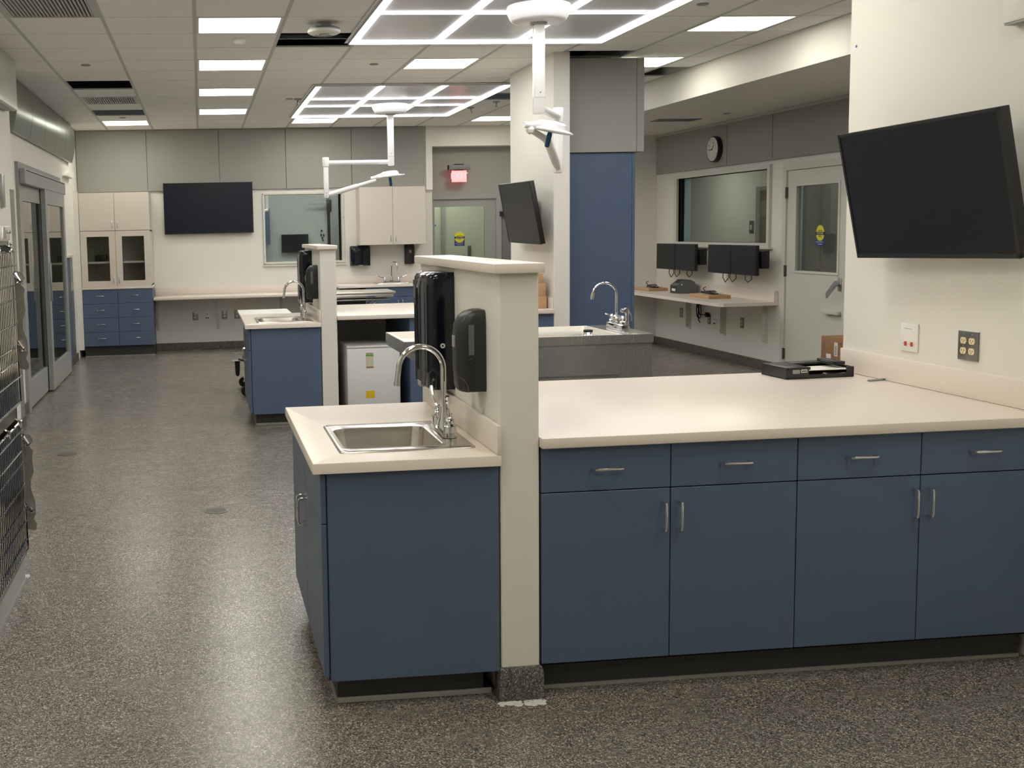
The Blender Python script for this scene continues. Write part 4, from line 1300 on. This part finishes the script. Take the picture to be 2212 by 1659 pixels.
cabinet('cream double-door upper cupboard right of the viewing window', .925, .345, (2.195, 15.2, 0), z0=1.405, z1=2.205, m_='cream', toe=False, name='wall_cupboard',
    fronts=[('door', 0, .4625, 1.405, 2.205, (.4625 - .035, 1.5, .1, True)), ('door', .4625, .925, 1.405, 2.205, (.4625 + .035, 1.5, .1, True))])

# outlets: local x width, face toward -y
def outlet(label, loc, rz, kind, w_=.075, h_=.117, grp=None, pl='plate'):
    t = thing('wall_outlet', label, 'outlet', loc, rz, grp, local=True)
    m = MB().box(-w_ / 2, w_ / 2, -.006, 0, -h_ / 2, h_ / 2, b=.002)
    m.build('cover_plate', pl, t)
    def recept(cx, cz, mm='almond'):
        r = MB(); r.prism([(cx + .0165 * math.cos(a), cz + max(-.0125, min(.0125, .0165 * math.sin(a)))) for a in [2 * PI * k / 24 for k in range(24)]], -.0085, -.005, 'y')
        o = r.build('receptacle', mm, t, smooth=False)
        s_ = MB()
        s_.box(cx - .0075, cx - .0055, -.0093, -.008, cz - .002, cz + .006); s_.box(cx + .0055, cx + .0075, -.0093, -.008, cz - .002, cz + .005); s_.cyl((cx, -.0093, cz - .0065), (cx, -.008, cz - .0065), .0022, n=8)
        s_.build('slots', 'brass', o, smooth=False)
    if kind == 'duplex':
        for cz in (-.02, .02): recept(0, cz)
    if kind == 'quad':
        for cx in (-.0235, .0235):
            for cz in (-.02, .02): recept(cx, cz)
        s_ = MB()
        for cx in (-.0235, .0235): s_.cyl((cx, -.0075, 0), (cx, -.006, 0), .003, n=8); s_.cyl((cx, -.0075, .046), (cx, -.006, .046), .003, n=8)
        s_.build('screws', 'alu', t)
        s_ = MB().box(-w_ / 2, w_ / 2, -.004, 0, h_ / 2, h_ / 2 + .003)
        s_.build('top_lip', 'whitep', t, smooth=False)
    if kind == 'data':
        for cx, cz in ((-.02, -.028), (.02, -.028)):
            MB().box(cx - .008, cx + .008, -.0075, -.005, cz - .009, cz + .009).build('jack', 'orange', t, smooth=False)
        s_ = MB(); s_.box(-.04, .04, -.0068, -.006, -.029, -.0275); s_.box(-.03, .02, -.0068, -.006, .035, .037)
        s_.build('legend_line', 'darkstrip', t, smooth=False)
    if kind == 'databack':
        for cx in (-.014, .014): MB().box(cx - .009, cx + .009, -.0075, -.005, -.04, -.022).build('jack', 'black', t, smooth=False)
        MB().box(-.008, .008, -.0072, -.005, .01, .03).build('blank_insert', 'darkstrip', t, smooth=False)
    return t
outlet('steel outlet on back wall, leftmost under the desk worktop', (-.11, YB, .47), 0, 'duplex', .078, .12, 'outlets under the back desk')
outlet('white data plate with two black jacks under the desk worktop', (.058, YB, .47), 0, 'databack', .078, .12, 'outlets under the back desk', 'whitep')
outlet('steel outlet right of the bracket under the desk worktop', (.298, YB, .475), 0, 'duplex', .078, .12, 'outlets under the back desk')
outlet('steel outlet next to the far sink cabinet under the desk worktop', (.474, YB, .475), 0, 'duplex', .078, .12, 'outlets under the back desk')
outlet('four-gang steel outlet plate with cream sockets on the near partition', (2.969, 3.99, 1.112), -PI / 2, 'quad', .114, .114)
outlet('white data plate with two orange jacks on the near partition', (2.969, 4.352, 1.112), -PI / 2, 'data', .114, .12, None, 'whitep')
tag(MB().lathe((2.9685, 4.797, 2.39), [(.006, 0), (.0062, -.0006), (.003, -.0008)], 10, 'x').build('tape_dot', 'tape'), 'tiny blue tape dot high on the end of the near partition', 'tape')
t = thing('wall_box', 'white box fixture at the top right edge on the near partition', 'wall box', (2.95, 3.7, 2.34))
MB().box(2.92, 2.969, 3.6, 3.82, 2.305, 2.62, b=.012).build('housing', 'whitep', t)
MB().box(2.925, 2.965, 3.61, 3.81, 2.30, 2.306).build('underside_vent', 'frame', t, smooth=False)

# exit sign
t = thing('exit_sign', 'red lit EXIT sign hanging under grey canopy above the exit door', 'exit sign', (3.7, YB + .1, 2.26))
ys_ = YB + .1
MB().box(3.55, 3.87, ys_ - .03, ys_ + .05, 2.445, 2.51, b=.004).build('canopy', 'hallgrey', t)
MB().box(3.64, 3.77, ys_ - .032, ys_ + .03, 2.51, 2.525).build('bracket', 'black', t, smooth=False)
MB().box(3.55, 3.556, ys_ - .034, ys_ + .04, 2.44, 2.51).build('end_cap', 'black', t, smooth=False)
MB().box(3.635, 3.775, ys_ - .012, ys_ + .012, 2.432, 2.446).build('hanger', 'black', t, smooth=False)
MB().box(3.60, 3.815, ys_ - .006, ys_ + .006, 2.27, 2.432).build('lit_panel', 'exit', t, smooth=False)
letters('EXIT', .125, 'exitw', t, (3.7075, ys_ - .007, 2.352))

# ---- room behind the viewing window
t = thing('blue_cupboard', 'blue cupboard at left in the room behind the viewing window', 'cupboard', (1.0, 18.3, 1.4))
MB().box(.72, 1.135, 18.15, 18.49, 1.42, 2.0).build('carcass', 'blue', t, smooth=False)
flat_tv('black screen in the room behind the viewing window', 1.34, 1.79, 18.42, 1.27, 1.57, 'television')
t = thing('steel_door', 'steel framed door with black edge seen at right through the viewing window', 'door', (2.3, 18.4, 0))
MB().box(2.16, 2.30, 18.40, 18.49, 0, 2.35).build('door_frame', 'alu', t, smooth=False)
MB().box(2.12, 2.158, 18.41, 18.49, 0, 2.1).build('black_edge', 'gap', t, smooth=False)
MB().box(2.302, 2.36, 18.40, 18.49, 0, 2.4).build('black_edge', 'gap', t, smooth=False)
MB().box(2.10, 2.18, 18.34, 18.40, 1.93, 2.14, b=.01).build('closer_body', 'black', t)
MB().box(1.8, 2.12, 18.36, 18.385, 2.05, 2.075).build('closer_arm', 'alu', t, smooth=False)
m = MB()
for a, b in ((2.02, 1.62), (2.01, 1.55), (2.055, 1.545), (2.03, 1.5), (2.04, 1.46)): m.box(a - .01, a + .01, 18.48, 18.499, b - .015, b + .015)
tag(m.build('wall_ports', 'gap', smooth=False), 'cluster of small black wall ports behind the viewing window', 'wall ports')
t = thing('surgical_light', 'white jointed lamp arm in the room behind the viewing window', 'surgical light', (1.02, 17.0, 1.9))
MB().box(1.0, 1.05, 17.0, 17.05, 1.93, 2.9, b=.01).build('drop_tube', 'white', t)
MB().tube([(1.03, 17.0, 1.96), (.95, 16.95, 1.925), (.6, 16.9, 1.86)], .022, 12).build('spring_arm', 'white', t)
wd2 = .215
cabinet('blue drawer base cabinet in the side room behind the sliding glass door', 2 * wd2, .5, (-2.225, 14.95, 0), z0=.14, z1=.905, fronts=[('drawer', k * wd2, (k + 1) * wd2, .145 + r * .19, .335 + r * .19, None) for k in range(2) for r in range(4)])
cabinet('tall cream cupboard in the side room behind the sliding glass door', 2 * wd2, .5, (-2.225, 14.95, 0), z0=.93, z1=2.185, m_='cream', toe=False,
    fronts=[('door', 0, wd2, 1.684, 2.185, (wd2 - .035, 1.77, .1, True)), ('door', wd2, 2 * wd2, 1.684, 2.185, (wd2 + .035, 1.77, .1, True)), ('door', 0, wd2, .94, 1.68, (wd2 - .035, 1.03, .1, True)), ('door', wd2, 2 * wd2, .94, 1.68, (wd2 + .035, 1.03, .1, True))])
counter('countertop', 'thin cream shelf top of the cupboard inside the side room', (-2.23, -1.79, 14.93, 15.45, .929), th=.022)
cabinet('wide blue cabinet farther left in the side room behind the sliding glass door', .8, .5, (-3.03, 14.95, 0), z0=.14, z1=.905, fronts=[('door', 0, .4, .145, .9, None), ('door', .4, .8, .145, .9, None)])
def added_room_light(label, loc, s=1.0):  # extra unseen panel, added to brighten a room behind glass
    o = dup(proto, loc, label=label)
    return o
for q_ in ((1.0, 17.2), (2.3, 17.2), (1.65, 16.3)):
    added_room_light('added ceiling light panel brightening the room behind the viewing window', (q_[0], q_[1], 2.83))
added_room_light('added ceiling light panel brightening the corridor beyond the exit door', (4.2, 16.8, 2.73))
added_room_light('added ceiling light panel brightening the corridor beyond the exit door', (3.7, 17.5, 2.73))
added_room_light('added ceiling light panel brightening the side room beyond the sliding glass door', (-3.1, 13.4, 2.53))
added_room_light('added ceiling light panel brightening the office beyond the right-hand window', (7.3, 16.6, 2.68))
added_room_light('added ceiling light panel brightening the office beyond the right-hand window', (7.3, 13.2, 2.68))

# ================================================================== EXAM TABLES
t = thing('exam_table', 'stainless steel lift table standing between the far island and the back counter', 'table', (1.75, 12.95, 0))
MB().box(1.2, 2.24, 12.68, 13.25, .872, .9, b=.008).build('top_tray', 'steel', t)
MB().box(1.21, 2.215, 12.69, 13.24, .832, .87, b=.004).build('side_rail', 'steel', t)
MB().box(1.25, 2.18, 12.72, 13.2, .795, .815, b=.004).build('lower_rail', 'alu', t)
MB().box(1.5, 1.9, 12.8, 13.15, .7, .831).build('lift_head', 'black', t, smooth=False)
MB().box(1.9, 2.0, 12.68, 12.69, .84, .852).build('latch', 'chrome', t)
m = MB()
for sx in (-1, 1):
    for yy in (12.78, 13.12): m.tube([(1.7 - sx * .34, yy + sx * .02, .15), (1.7 + sx * .34, yy + sx * .02, .79)], .018, 8)
m.build('scissor_legs', 'alu', t)
MB().box(1.3, 2.1, 12.75, 13.17, .08, .14, b=.01).build('base_frame', 'black', t)
for xx in (1.34, 2.06):
    for yy in (12.78, 13.14): MB().cyl((xx, yy - .015, .04), (xx, yy + .015, .04), .04).build('caster', 'rubber', t)
t = thing('exam_table', 'mobile treatment table with pale top and foot pedal behind the far sink counter', 'table', (1.0, 11.5, 0))
MB().box(.36, .89, 10.75, 11.68, .775, .805, b=.01).build('top', 'whitep', t)
MB().box(.42, .84, 10.8, 11.63, .745, .774).build('frame', 'alu', t, smooth=False)
MB().box(.52, .74, 11.1, 11.35, .12, .744, b=.01).build('lift_column', 'whitep', t)
MB().box(.40, .86, 10.85, 11.6, .08, .119, b=.01).build('base', 'alu', t)
for xx in (.40, .86):
    for yy in (10.9, 11.58):
        c_ = MB().cyl((xx, yy - .015, .05), (xx, yy + .015, .05), .05).build('caster', 'rubber', t)
        MB().tube([(xx, yy - .02, .05), (xx + .01, yy - .02, .09), (xx + .01, yy, .105)], .006, 8).build('caster_fork', 'chrome', c_)
MB().tube([(.52, 11.25, .30), (.34, 11.22, .33)], .012, 8).build('pedal_arm', 'black', t)
MB().lathe((.33, 11.22, 0), [(.012, .16), (.022, .18), (.028, .31), (.03, .315)], 14).build('brake_grip', 'black', t)
MB().box(.27, .36, 11.18, 11.26, .316, .324, b=.003).build('pedal', 'alu', t)
t = thing('spray_valve', 'black hand spray valve hanging beside the far island faucet', 'sprayer', (.90, YF2 + .62, .9))
sx_, sy_ = .895, YF2 + .60
MB().tube([(sx_, sy_, .995), (sx_ - .02, sy_, 1.05), (sx_ - .03, sy_, 1.10)], [.012, .02, .014], 10).build('valve_body', 'black', t)
MB().tube([(sx_, sy_, .995), (sx_ - .035, sy_, .95), (sx_ - .03, sy_, .90), (sx_ + .02, sy_, .882), (sx_ + .03, sy_, .87)], .006, 8).build('hose', 'chrome', t)

# ================================================================== RIGHT-HAND BAY
XW = XR
t = thing('countertop', 'cream wall desk under the twin monitors, chamfered corner, in the right-hand bay', 'countertop', (5.75, 12.7, .72))
m = MB(); m.prism([(5.44, 14.29), (5.44, 11.16), (5.47, 11.12), (XW - .001, 11.12), (XW - .001, 14.29)], .719, .755, 'z')
m.build('slab', 'solid', t, smooth=False)
MB().box(XW - .016, XW - .001, 11.12, 14.29, .7555, .872).build('backsplash', 'solid', t, smooth=False)
MB().box(XW - .05, XW - .017, 11.12, 11.135, .7555, .872).build('end_splash', 'solid', t, smooth=False)
for y_, lab in ((13.25, 'steel desk bracket farthest left under the bay desk'), (12.32, 'middle steel desk bracket under the bay desk'), (11.35, 'painted desk bracket at the door end of the bay desk')):
    m = MB(); m.box(XW - .014, XW - .001, y_ - .025, y_ + .025, .29, .717); m.box(XW - .5, XW - .014, y_ - .025, y_ + .025, .705, .717); m.box(XW - .06, XW - .014, y_ - .003, y_ + .003, .31, .705)
    tag(m.build('support_bracket', 'offw', smooth=False), lab, 'bracket', 'brackets under the bay desk')
outlet('grey outlet far left under the bay desk', (XW, 13.5, .475), -PI / 2, 'duplex', .078, .12, 'outlets under the bay desk')
outlet('grey outlet with plugged cable under the bay desk', (XW, 12.72, .45), -PI / 2, 'duplex', .078, .12, 'outlets under the bay desk')
outlet('pale data plate right of the plugged outlet under the bay desk', (XW, 12.58, .44), -PI / 2, 'databack', .12, .05, 'outlets under the bay desk', 'whitep')
outlet('outlet nearest the door under the bay desk', (XW, 11.9, .47), -PI / 2, 'duplex', .078, .12, 'outlets under the bay desk')
def dual(yc, label):
    t = thing('monitor_pair', label, 'monitor', (5.85, yc, 1.03), group='side by side monitor pairs above the bay desk')
    for sg in (-1, 1):
        a, b = sorted((yc + sg * .004, yc + sg * .56))
        s_ = MB().box(5.85, 5.885, a, b, 1.035, 1.358, b=.003).build('housing', 'bezel', t)
        MB().box(5.847, 5.851, a + .006, b - .006, 1.045, 1.352).build('screen', 'screen', s_, smooth=False)
        MB().box(5.885, 5.91, a + .15, b - .15, 1.1, 1.28, b=.006).build('rear_bulge', 'black', s_)
    MB().box(5.90, 5.93, yc - .35, yc + .35, 1.17, 1.22, b=.004).build('cross_bar', 'black', t)
    m = MB(); m.box(5.93, XW - .002, yc - .04, yc + .04, 1.16, 1.23, b=.004); m.box(XW - .03, XW - .002, yc - .1, yc + .1, 1.05, 1.3, b=.004)
    MB().box(5.90, 5.98, yc - .60, yc - .50, 1.11, 1.30, b=.006).build('cable_box', 'black', t)
    m.build('wall_arm', 'black', t)
    for k in range(3):
        y_ = yc + (-.3, .05, .22)[k]
        MB().tube([(5.90, y_ - .06, 1.06), (5.90, y_ - .075, .99), (5.895, y_, .955 - .01 * k), (5.90, y_ + .07, .985), (5.90, y_ + .06, 1.06)], .0045, 7).build('cable_loop', 'rubber', t)
    return t
dual(13.19, 'left pair of black monitors above the bay desk')
dual(11.73, 'right pair of black monitors above the bay desk, with tangled cable below')
# items on the desk
def carton(label, x0, x1, y0, y1, z0, h, rz=0):
    t = thing('flat_carton', label, 'box', ((x0 + x1) / 2, (y0 + y1) / 2, z0), rz, 'flat brown cartons on the bay desk', local=True)
    w2, d2_ = (x1 - x0) / 2, (y1 - y0) / 2
    MB().box(-w2, w2, -d2_, d2_, 0, h, b=.003).build('carton', 'cardb', t)
    MB().box(-w2 + .02, w2 - .05, -.02, d2_ - .05, h, h + .0008).build('flap', 'tan', t, smooth=False)
    return t
carton('flat brown carton at the far left end of the bay desk', 5.66, 5.92, 13.55, 14.02, .7555, .035)
carton('flat brown carton near the corner of the bay desk, black device on top', 5.66, 5.92, 11.86, 12.35, .7555, .038)
def handset(label, x, y, z):
    t = thing('cable_device', label, 'device', (x, y, z), group='small black devices on cartons')
    MB().loft([[(x - .05, y - .1, z), (x + .04, y - .1, z), (x + .04, y - .1, z + .012), (x - .05, y - .1, z + .012)],
               [(x - .05, y, z), (x + .05, y, z), (x + .045, y, z + .04), (x - .045, y, z + .04)],
               [(x - .04, y + .12, z), (x + .04, y + .12, z), (x + .03, y + .12, z + .02), (x - .03, y + .12, z + .02)]]).build('body', 'black', t)
    MB().tube([(x - .02, y + .1, z + .02), (x - .03, y + .14, z + .06), (x - .01, y + .11, z + .075)], .005, 7).build('cable', 'rubber', t)
    MB().tube([(x + .0, y - .09, z + .012), (x + .06, y - .11, z + .02), (x + .1, y - .08, z + .012)], .004, 7).build('bag_edge', 'whitep', t)
handset('black bagged device lying on the far left carton', 5.80, 13.75, .7925)
handset('black corded device lying on the carton near the desk corner', 5.80, 12.1, .7955)
t = thing('label_printer', 'grey label printer between two cartons on the bay desk', 'printer', (5.8, 13.0, .7555))
px_, py_, pz_ = 5.76, 12.92, .7555
m = MB(); m.prism([(px_, pz_), (px_ + .25, pz_), (px_ + .25, pz_ + .09), (px_ + .22, pz_ + .14), (px_ + .17, pz_ + .165), (px_ + .09, pz_ + .165), (px_ + .03, pz_ + .12), (px_, pz_ + .1)], py_, py_ + .2, 'y')
m.build('body', 'printer', t, smooth=False)
MB().box(px_ - .004, px_ + .002, py_ + .015, py_ + .185, pz_ + .01, pz_ + .095).build('front_panel', 'black', t, smooth=False)
MB().box(px_ - .006, px_ - .003, py_ + .04, py_ + .14, pz_ + .03, pz_ + .06).build('label_slot', 'whitep', t, smooth=False)
MB().box(px_ + .05, px_ + .07, py_ - .001, py_ + .001, pz_ + .10, pz_ + .115).build('badge', 'whitep', t, smooth=False)
MB().prism([(px_ + .035, pz_ + .125), (px_ + .092, pz_ + .167), (px_ + .14, pz_ + .168), (px_ + .14, pz_ + .163), (px_ + .09, pz_ + .162)], py_ + .03, py_ + .17, 'y').build('window_lid', 'black', t, smooth=False)
t = thing('power_adapter', 'black power adapter lying right of the label printer', 'adapter', (6.03, 12.7, .7555))
MB().box(6.0, 6.055, 12.62, 12.8, .7555, .79, b=.01).build('brick', 'black', t)
# cable coil under the desk
t = thing('cable_coil', 'coiled black cable hanging under the bay desk and plugged in', 'cable', (6.0, 12.9, .43))
m = MB()
for k, (dy, rr) in enumerate(((0, .035), (.02, .03), (-.015, .038))):
    pts = [(6.03 + .008 * k, 12.93 + dy + rr * math.cos(a), .56 - k * .015 + .085 * math.sin(a)) for a in [2 * PI * q / 20 for q in range(20)]]
    m.tube(pts, .0055, 6, closed=True)
m.tube([(6.03, 12.93, .717), (6.02, 12.95, .64), (6.03, 12.9, .55), (6.03, 12.87, .49), (6.03, 12.8, .50), (6.04, 12.76, .50)], .006, 6)
m.tube([(6.03, 12.93, .49), (6.03, 12.9, .42), (6.03, 12.86, .40)], .006, 6)
m.build('cord', 'rubber', t)
MB().box(6.035, XW - .009, 12.70, 12.755, .475, .53, b=.006).build('plug', 'rubber', t)

# clock on the upper panel
t = thing('wall_clock', 'round black-rimmed wall clock on the dark grey upper panel', 'clock', (XW - .041, 12.5, 2.46))
cy_, cz_, cxk = 12.5, 2.463, XW - .041
MB().lathe((cxk, cy_, cz_), [(.150, 0), (.152, -.015), (.150, -.052), (.146, -.056), (.138, -.056), (.136, -.05)], 48, 'x').build('rim', 'black', t)
f = MB().lathe((cxk, cy_, cz_), [(.137, -.045), (.137, -.0575)], 48, 'x').build('dial', 'face', t)
xk = cxk - .0585
m = MB()
for k in range(12):
    a = PI / 6 * k
    p = Vector((0, math.sin(a), math.cos(a)))
    m.tube([Vector((xk, cy_, cz_)) - Vector((0, p.y * .125, -p.z * .125)), Vector((xk, cy_, cz_)) - Vector((0, p.y * .112, -p.z * .112))], .0022, 5)
m.build('hour_mark', 'black', f)
m = MB(); m.tube([(xk - .001, cy_ - .01, cz_ - .004), (xk - .001, cy_ + .075, cz_ - .008)], .0045, 6)
m.build('hour_hand', 'black', f)
m = MB(); m.tube([(xk - .002, cy_ + .004, cz_ - .012), (xk - .002, cy_ - .045, cz_ + .05)], .003, 6); m.tube([(xk - .002, cy_ - .02, cz_ + .07), (xk - .002, cy_ - .048, cz_ + .068)], .004, 6)
m.build('minute_hand', 'black', f)
for k in range(12):
    a = PI / 6 * (k + 1)
    letters(str(k + 1), .022, 'hallgrey', f, (xk - .0005, cy_ - .094 * math.sin(a), cz_ + .094 * math.cos(a)), (PI / 2, 0, -PI / 2), 'numeral')

# boxes by the door, floor drains, tray and pen
def bbox(label, x0, x1, y0, y1, z0, z1):
    t = thing('shipping_box', label, 'box', ((x0 + x1) / 2, (y0 + y1) / 2, z0), group='shipping boxes stacked by the near partition')
    MB().box(x0, x1, y0, y1, z0, z1, b=.003).build('carton', 'cardbd', t)
    return t
b2 = bbox('upper shipping box with white labels beyond the near partition', 5.25, 5.62, 8.32, 8.885, .415, .628)
XB = 5.249
MB().box(XB - .001, XB, 8.635, 8.685, .475, .59).build('shipping_label', 'whitep', b2, smooth=False)
MB().box(XB - .001, XB, 8.73, 8.80, .44, .485).build('shipping_label', 'whitep', b2, smooth=False)
MB().box(XB - .001, XB, 8.575, 8.62, .57, .595).build('printed_mark', 'brown', b2, smooth=False)
MB().box(XB - .001, XB, 8.835, 8.843, .505, .585).build('printed_line', 'brown', b2, smooth=False)
m = MB()
for k in range(9): m.box(XB - .0015, XB - .0008, 8.645, 8.675, .485 + k * .009, .489 + k * .009)
m.build('barcode', 'black', b2, smooth=False)
b3 = bbox('lower shipping box standing on floor beyond the near partition', 5.22, 5.6, 8.38, 8.9, .225, .414)
MB().box(5.2185, 5.2195, 8.60, 8.68, .30, .39).build('shipping_label', 'whitep', b3, smooth=False)
b4 = bbox('bottom shipping box under two others beyond the near partition', 5.23, 5.64, 8.3, 8.88, 0, .224)
def drain(x, y, r, label):
    t = thing('floor_drain', label, 'drain', (x, y, 0), group='round floor drains')
    MB().lathe((x, y, 0), [(r, 0), (r, .003), (r * .86, .0035), (r * .84, .001)], 36).build('ring', 'brass', t)
    m = MB()
    for k in range(-4, 5):
        hw = math.sqrt(max(0, (r * .8) ** 2 - (k * r * .18) ** 2))
        m.box(x - hw, x + hw, y + k * r * .18 - r * .045, y + k * r * .18 + r * .045, .001, .0028)
    m.build('grate', 'hallgrey', t, smooth=False)
drain(.037, 6.36, .07, 'round floor drain in the aisle left of the near island')
drain(-1.047, 8.285, .075, 'round floor drain farther back near the sliding door')
drain(4.2, 10.8, .07, 'round floor drain in the floor of the right-hand bay')
# printer tray part on the near peninsula
t = thing('paper_tray', 'black plastic paper tray lying on near peninsula counter', 'tray', (2.73, 4.73, .9105), rz=math.radians(3), local=True)
w2, d2_, h_ = .165, .10, .05
m = MB()
m.box(-w2, w2, -d2_, -d2_ + .006, 0, .018); m.box(-w2, w2, d2_ - .006, d2_, 0, h_)
m.box(-w2, -w2 + .006, -d2_, d2_, 0, h_); m.box(w2 - .006, w2, -d2_, d2_, 0, h_ - .004)
m.box(-w2, w2, -d2_, d2_, 0, .004)
m.box(w2 - .035, w2, -d2_, -d2_ + .008, 0, h_ - .004)
m.build('frame', 'satin', t, smooth=False)
MB().box(-w2, -.055, -d2_, d2_, h_ - .006, h_ + .002, b=.002).build('cassette_top', 'bezel', t)
m = MB(); m.box(-w2, -.055, -d2_ - .001, -d2_ + .01, .004, h_ - .006, b=.002)
m.build('cassette_front', 'satin', t)
MB().box(-.135, -.1, -d2_ - .002, -d2_ - .0005, .024, .042).build('label_silver', 'frame', t, smooth=False)
lb = MB().box(-.094, -.064, -d2_ - .002, -d2_ - .0005, .028, .042).build('label_white', 'whitep', t, smooth=False)
MB().box(-.092, -.066, -d2_ - .0026, -d2_ - .0015, .0325, .0375).build('label_text', 'black', lb, smooth=False)
m = MB(); m.box(-.05, .15, .035, d2_, h_ - .004, h_ + .004, b=.002); m.box(-.058, -.048, -d2_, d2_, h_ - .01, h_ + .001)
m.build('top_slats', 'bezel', t)
MB().prism([(-.05, -d2_ + .01), (.15, -d2_ + .002), (.155, .04), (-.05, .03)], .034, .0365, 'z').build('paper_sheet', 'whitep', t, smooth=False)
m = MB(); m.tube([(.02, -d2_ + .012, .02), (.05, -d2_ + .01, .012), (.09, -d2_ + .01, .014), (.14, -d2_ + .012, .018)], .004, 8)
m.build('metal_spring', 'chrome', t)
m = MB(); m.box(.105, .15, -.06, .09, h_, h_ + .016, b=.004); m.box(.09, .1, -.05, .04, h_, h_ + .012, b=.002)
m.build('guide', 'bezel', t)
MB().box(w2 - .002, w2 + .0012, -.05, -.01, .012, .04).build('side_label', 'whitep', t, smooth=False)
t = thing('pen', 'slim grey-blue pen lying right of black tray', 'pen', (2.91, 4.49, .9105))
MB().tube([(2.862, 4.478, .915), (2.87, 4.479, .915), (2.945, 4.493, .915), (2.952, 4.494, .915)], [.002, .0045, .0045, .003], 10).build('barrel', 'frame', t)
MB().tube([(2.94, 4.492, .915), (2.955, 4.495, .915)], [.0047, .0035], 10).build('cap', 'sblue', t)
# black wire gadget at the splash corner is part of the tray; small chip on the counter edge left out

# ================================================================== CAGE BANK (left edge)
t = thing('cage_bank', 'stainless steel animal cage bank with wire doors at the left edge', 'cage', (-1.2, 4.8, 0))
XF, ya, yb = -.885, 4.34, 5.25
m = MB()
m.box(-1.5, XF, yb - .02, yb, .1, 1.60); m.box(-1.5, XF, ya, ya + .02, .1, 1.60)
m.box(-1.5, XF, ya, yb, 1.585, 1.605); m.box(-1.5, XF, ya, yb, .775, .835); m.box(-1.5, XF, ya, yb, .1, .13)
m.box(-1.5, -1.485, ya, yb, .1, 1.6)
m.build('shell', brushed('cage_steel', (138, 130, 120), .35, (60, 1, 1)), t, smooth=False)
k = MB().box(-1.48, XF + .004, ya + .005, yb - .03, .012, .1).build('kick_base', 'frame', t, smooth=False)
MB().box(-1.48, XF + .012, ya + .005, yb - .03, 0, .014).build('sealant_strip', 'darkstrip', k, smooth=False)
m = MB(); m.box(XF - .02, XF + .006, ya, yb + .03, 1.607, 1.672, b=.004)
r = m.build('top_rail', 'steel', t)
MB().prism([(yb - .20, 1.615), (yb - .1, 1.615), (yb - .13, 1.665), (yb - .18, 1.665)], XF + .006, XF + .012, 'x').build('rail_plate', 'alu', r, smooth=False)
for yy, zz in ((yb - .08, 1.645), (yb, 1.645), (yb + .015, 1.59)):
    MB().cyl((XF + .005, yy, zz), (XF + .014, yy, zz), .008, n=10).build('bolt', 'chrome', t)
def wire_door(z0, z1, hz, lz):
    d = MB()
    y0_, y1_ = ya + .03, yb + .0
    xw = XF + .017
    d.tube([(xw, y0_, z0), (xw, y1_, z0), (xw, y1_, z1), (xw, y0_, z1)], .007, 8, closed=True)
    dd = d.build('wire_door', 'chrome', t)
    g_ = MB()
    n = 21
    for k in range(1, n):
        yy = y0_ + (y1_ - y0_) * k / n
        g_.tube([(xw, yy, z0), (xw, yy, z1)], .0035, 6)
    for zz in hz: g_.tube([(xw + .006, y0_, zz), (xw + .006, y1_ + .03, zz)], .004, 6)
    g_.build('wire_grille', 'chrome', dd)
    # scalloped latch plate standing forward at the far edge
    z = lambda f: lz[0] + (lz[1] - lz[0]) * f
    P_ = [(XF + .02, z(1)), (XF + .052, z(.985)), (XF + .066, z(.93)), (XF + .060, z(.90)), (XF + .046, z(.865)), (XF + .064, z(.82)), (XF + .058, z(.76)), (XF + .062, z(.60)), (XF + .048, z(.52)), (XF + .046, z(.42)), (XF + .062, z(.30)), (XF + .063, z(.17)), (XF + .052, z(.12)), (XF + .066, z(.06)), (XF + .062, z(.01)), (XF + .05, z(0)), (XF + .02, z(.02))]
    MB().prism(P_, yb + .004, yb + .010, 'y').build('latch_plate', 'steelv', t, smooth=False)
    for f in (.90, .22):
        l = MB(); l.tube([(XF + .024, yb - .01, z(f) - .01), (XF + .052, yb - .012, z(f) - .008), (XF + .056, yb - .012, z(f) - .004)], .006, 8)
        l.tube([(XF + .024, yb - .015, z(f) + .035), (XF + .045, yb - .012, z(f) + .0)], .008, 8)
        l.build('latch_handle', 'chrome', t)
    m_ = MB()
    for yy in (ya + .5, yb - .13): m_.tube([(XF + .01, yy, z1 + .03), (XF + .032, yy, z1 + .02), (XF + .032, yy, z1 - .012)], .006, 8)
    m_.build('hinge_hook', 'chrome', t)
wire_door(.85, 1.555, (1.49, 1.40, 1.335, 1.22, 1.115, 1.05, .97), (1.0, 1.465))
wire_door(.145, .76, (.72, .63, .57, .46, .36, .29, .2), (.23, .70))
MB().box(XF - .002, XF + .006, ya, yb, 1.56, 1.585).build('door_stop', 'gap', t, smooth=False)
m = MB()
for k in range(14): m.lathe((XF - .02 + .03 * random.random(), yb + .03 * random.random(), 0), [(.012, 0), (.01, .006), (.004, .009)], 7)
tag(m.build('sealant_lump', 'stain'), 'lump of grey sealant on the floor at the cage corner', 'residue', kind='stuff')
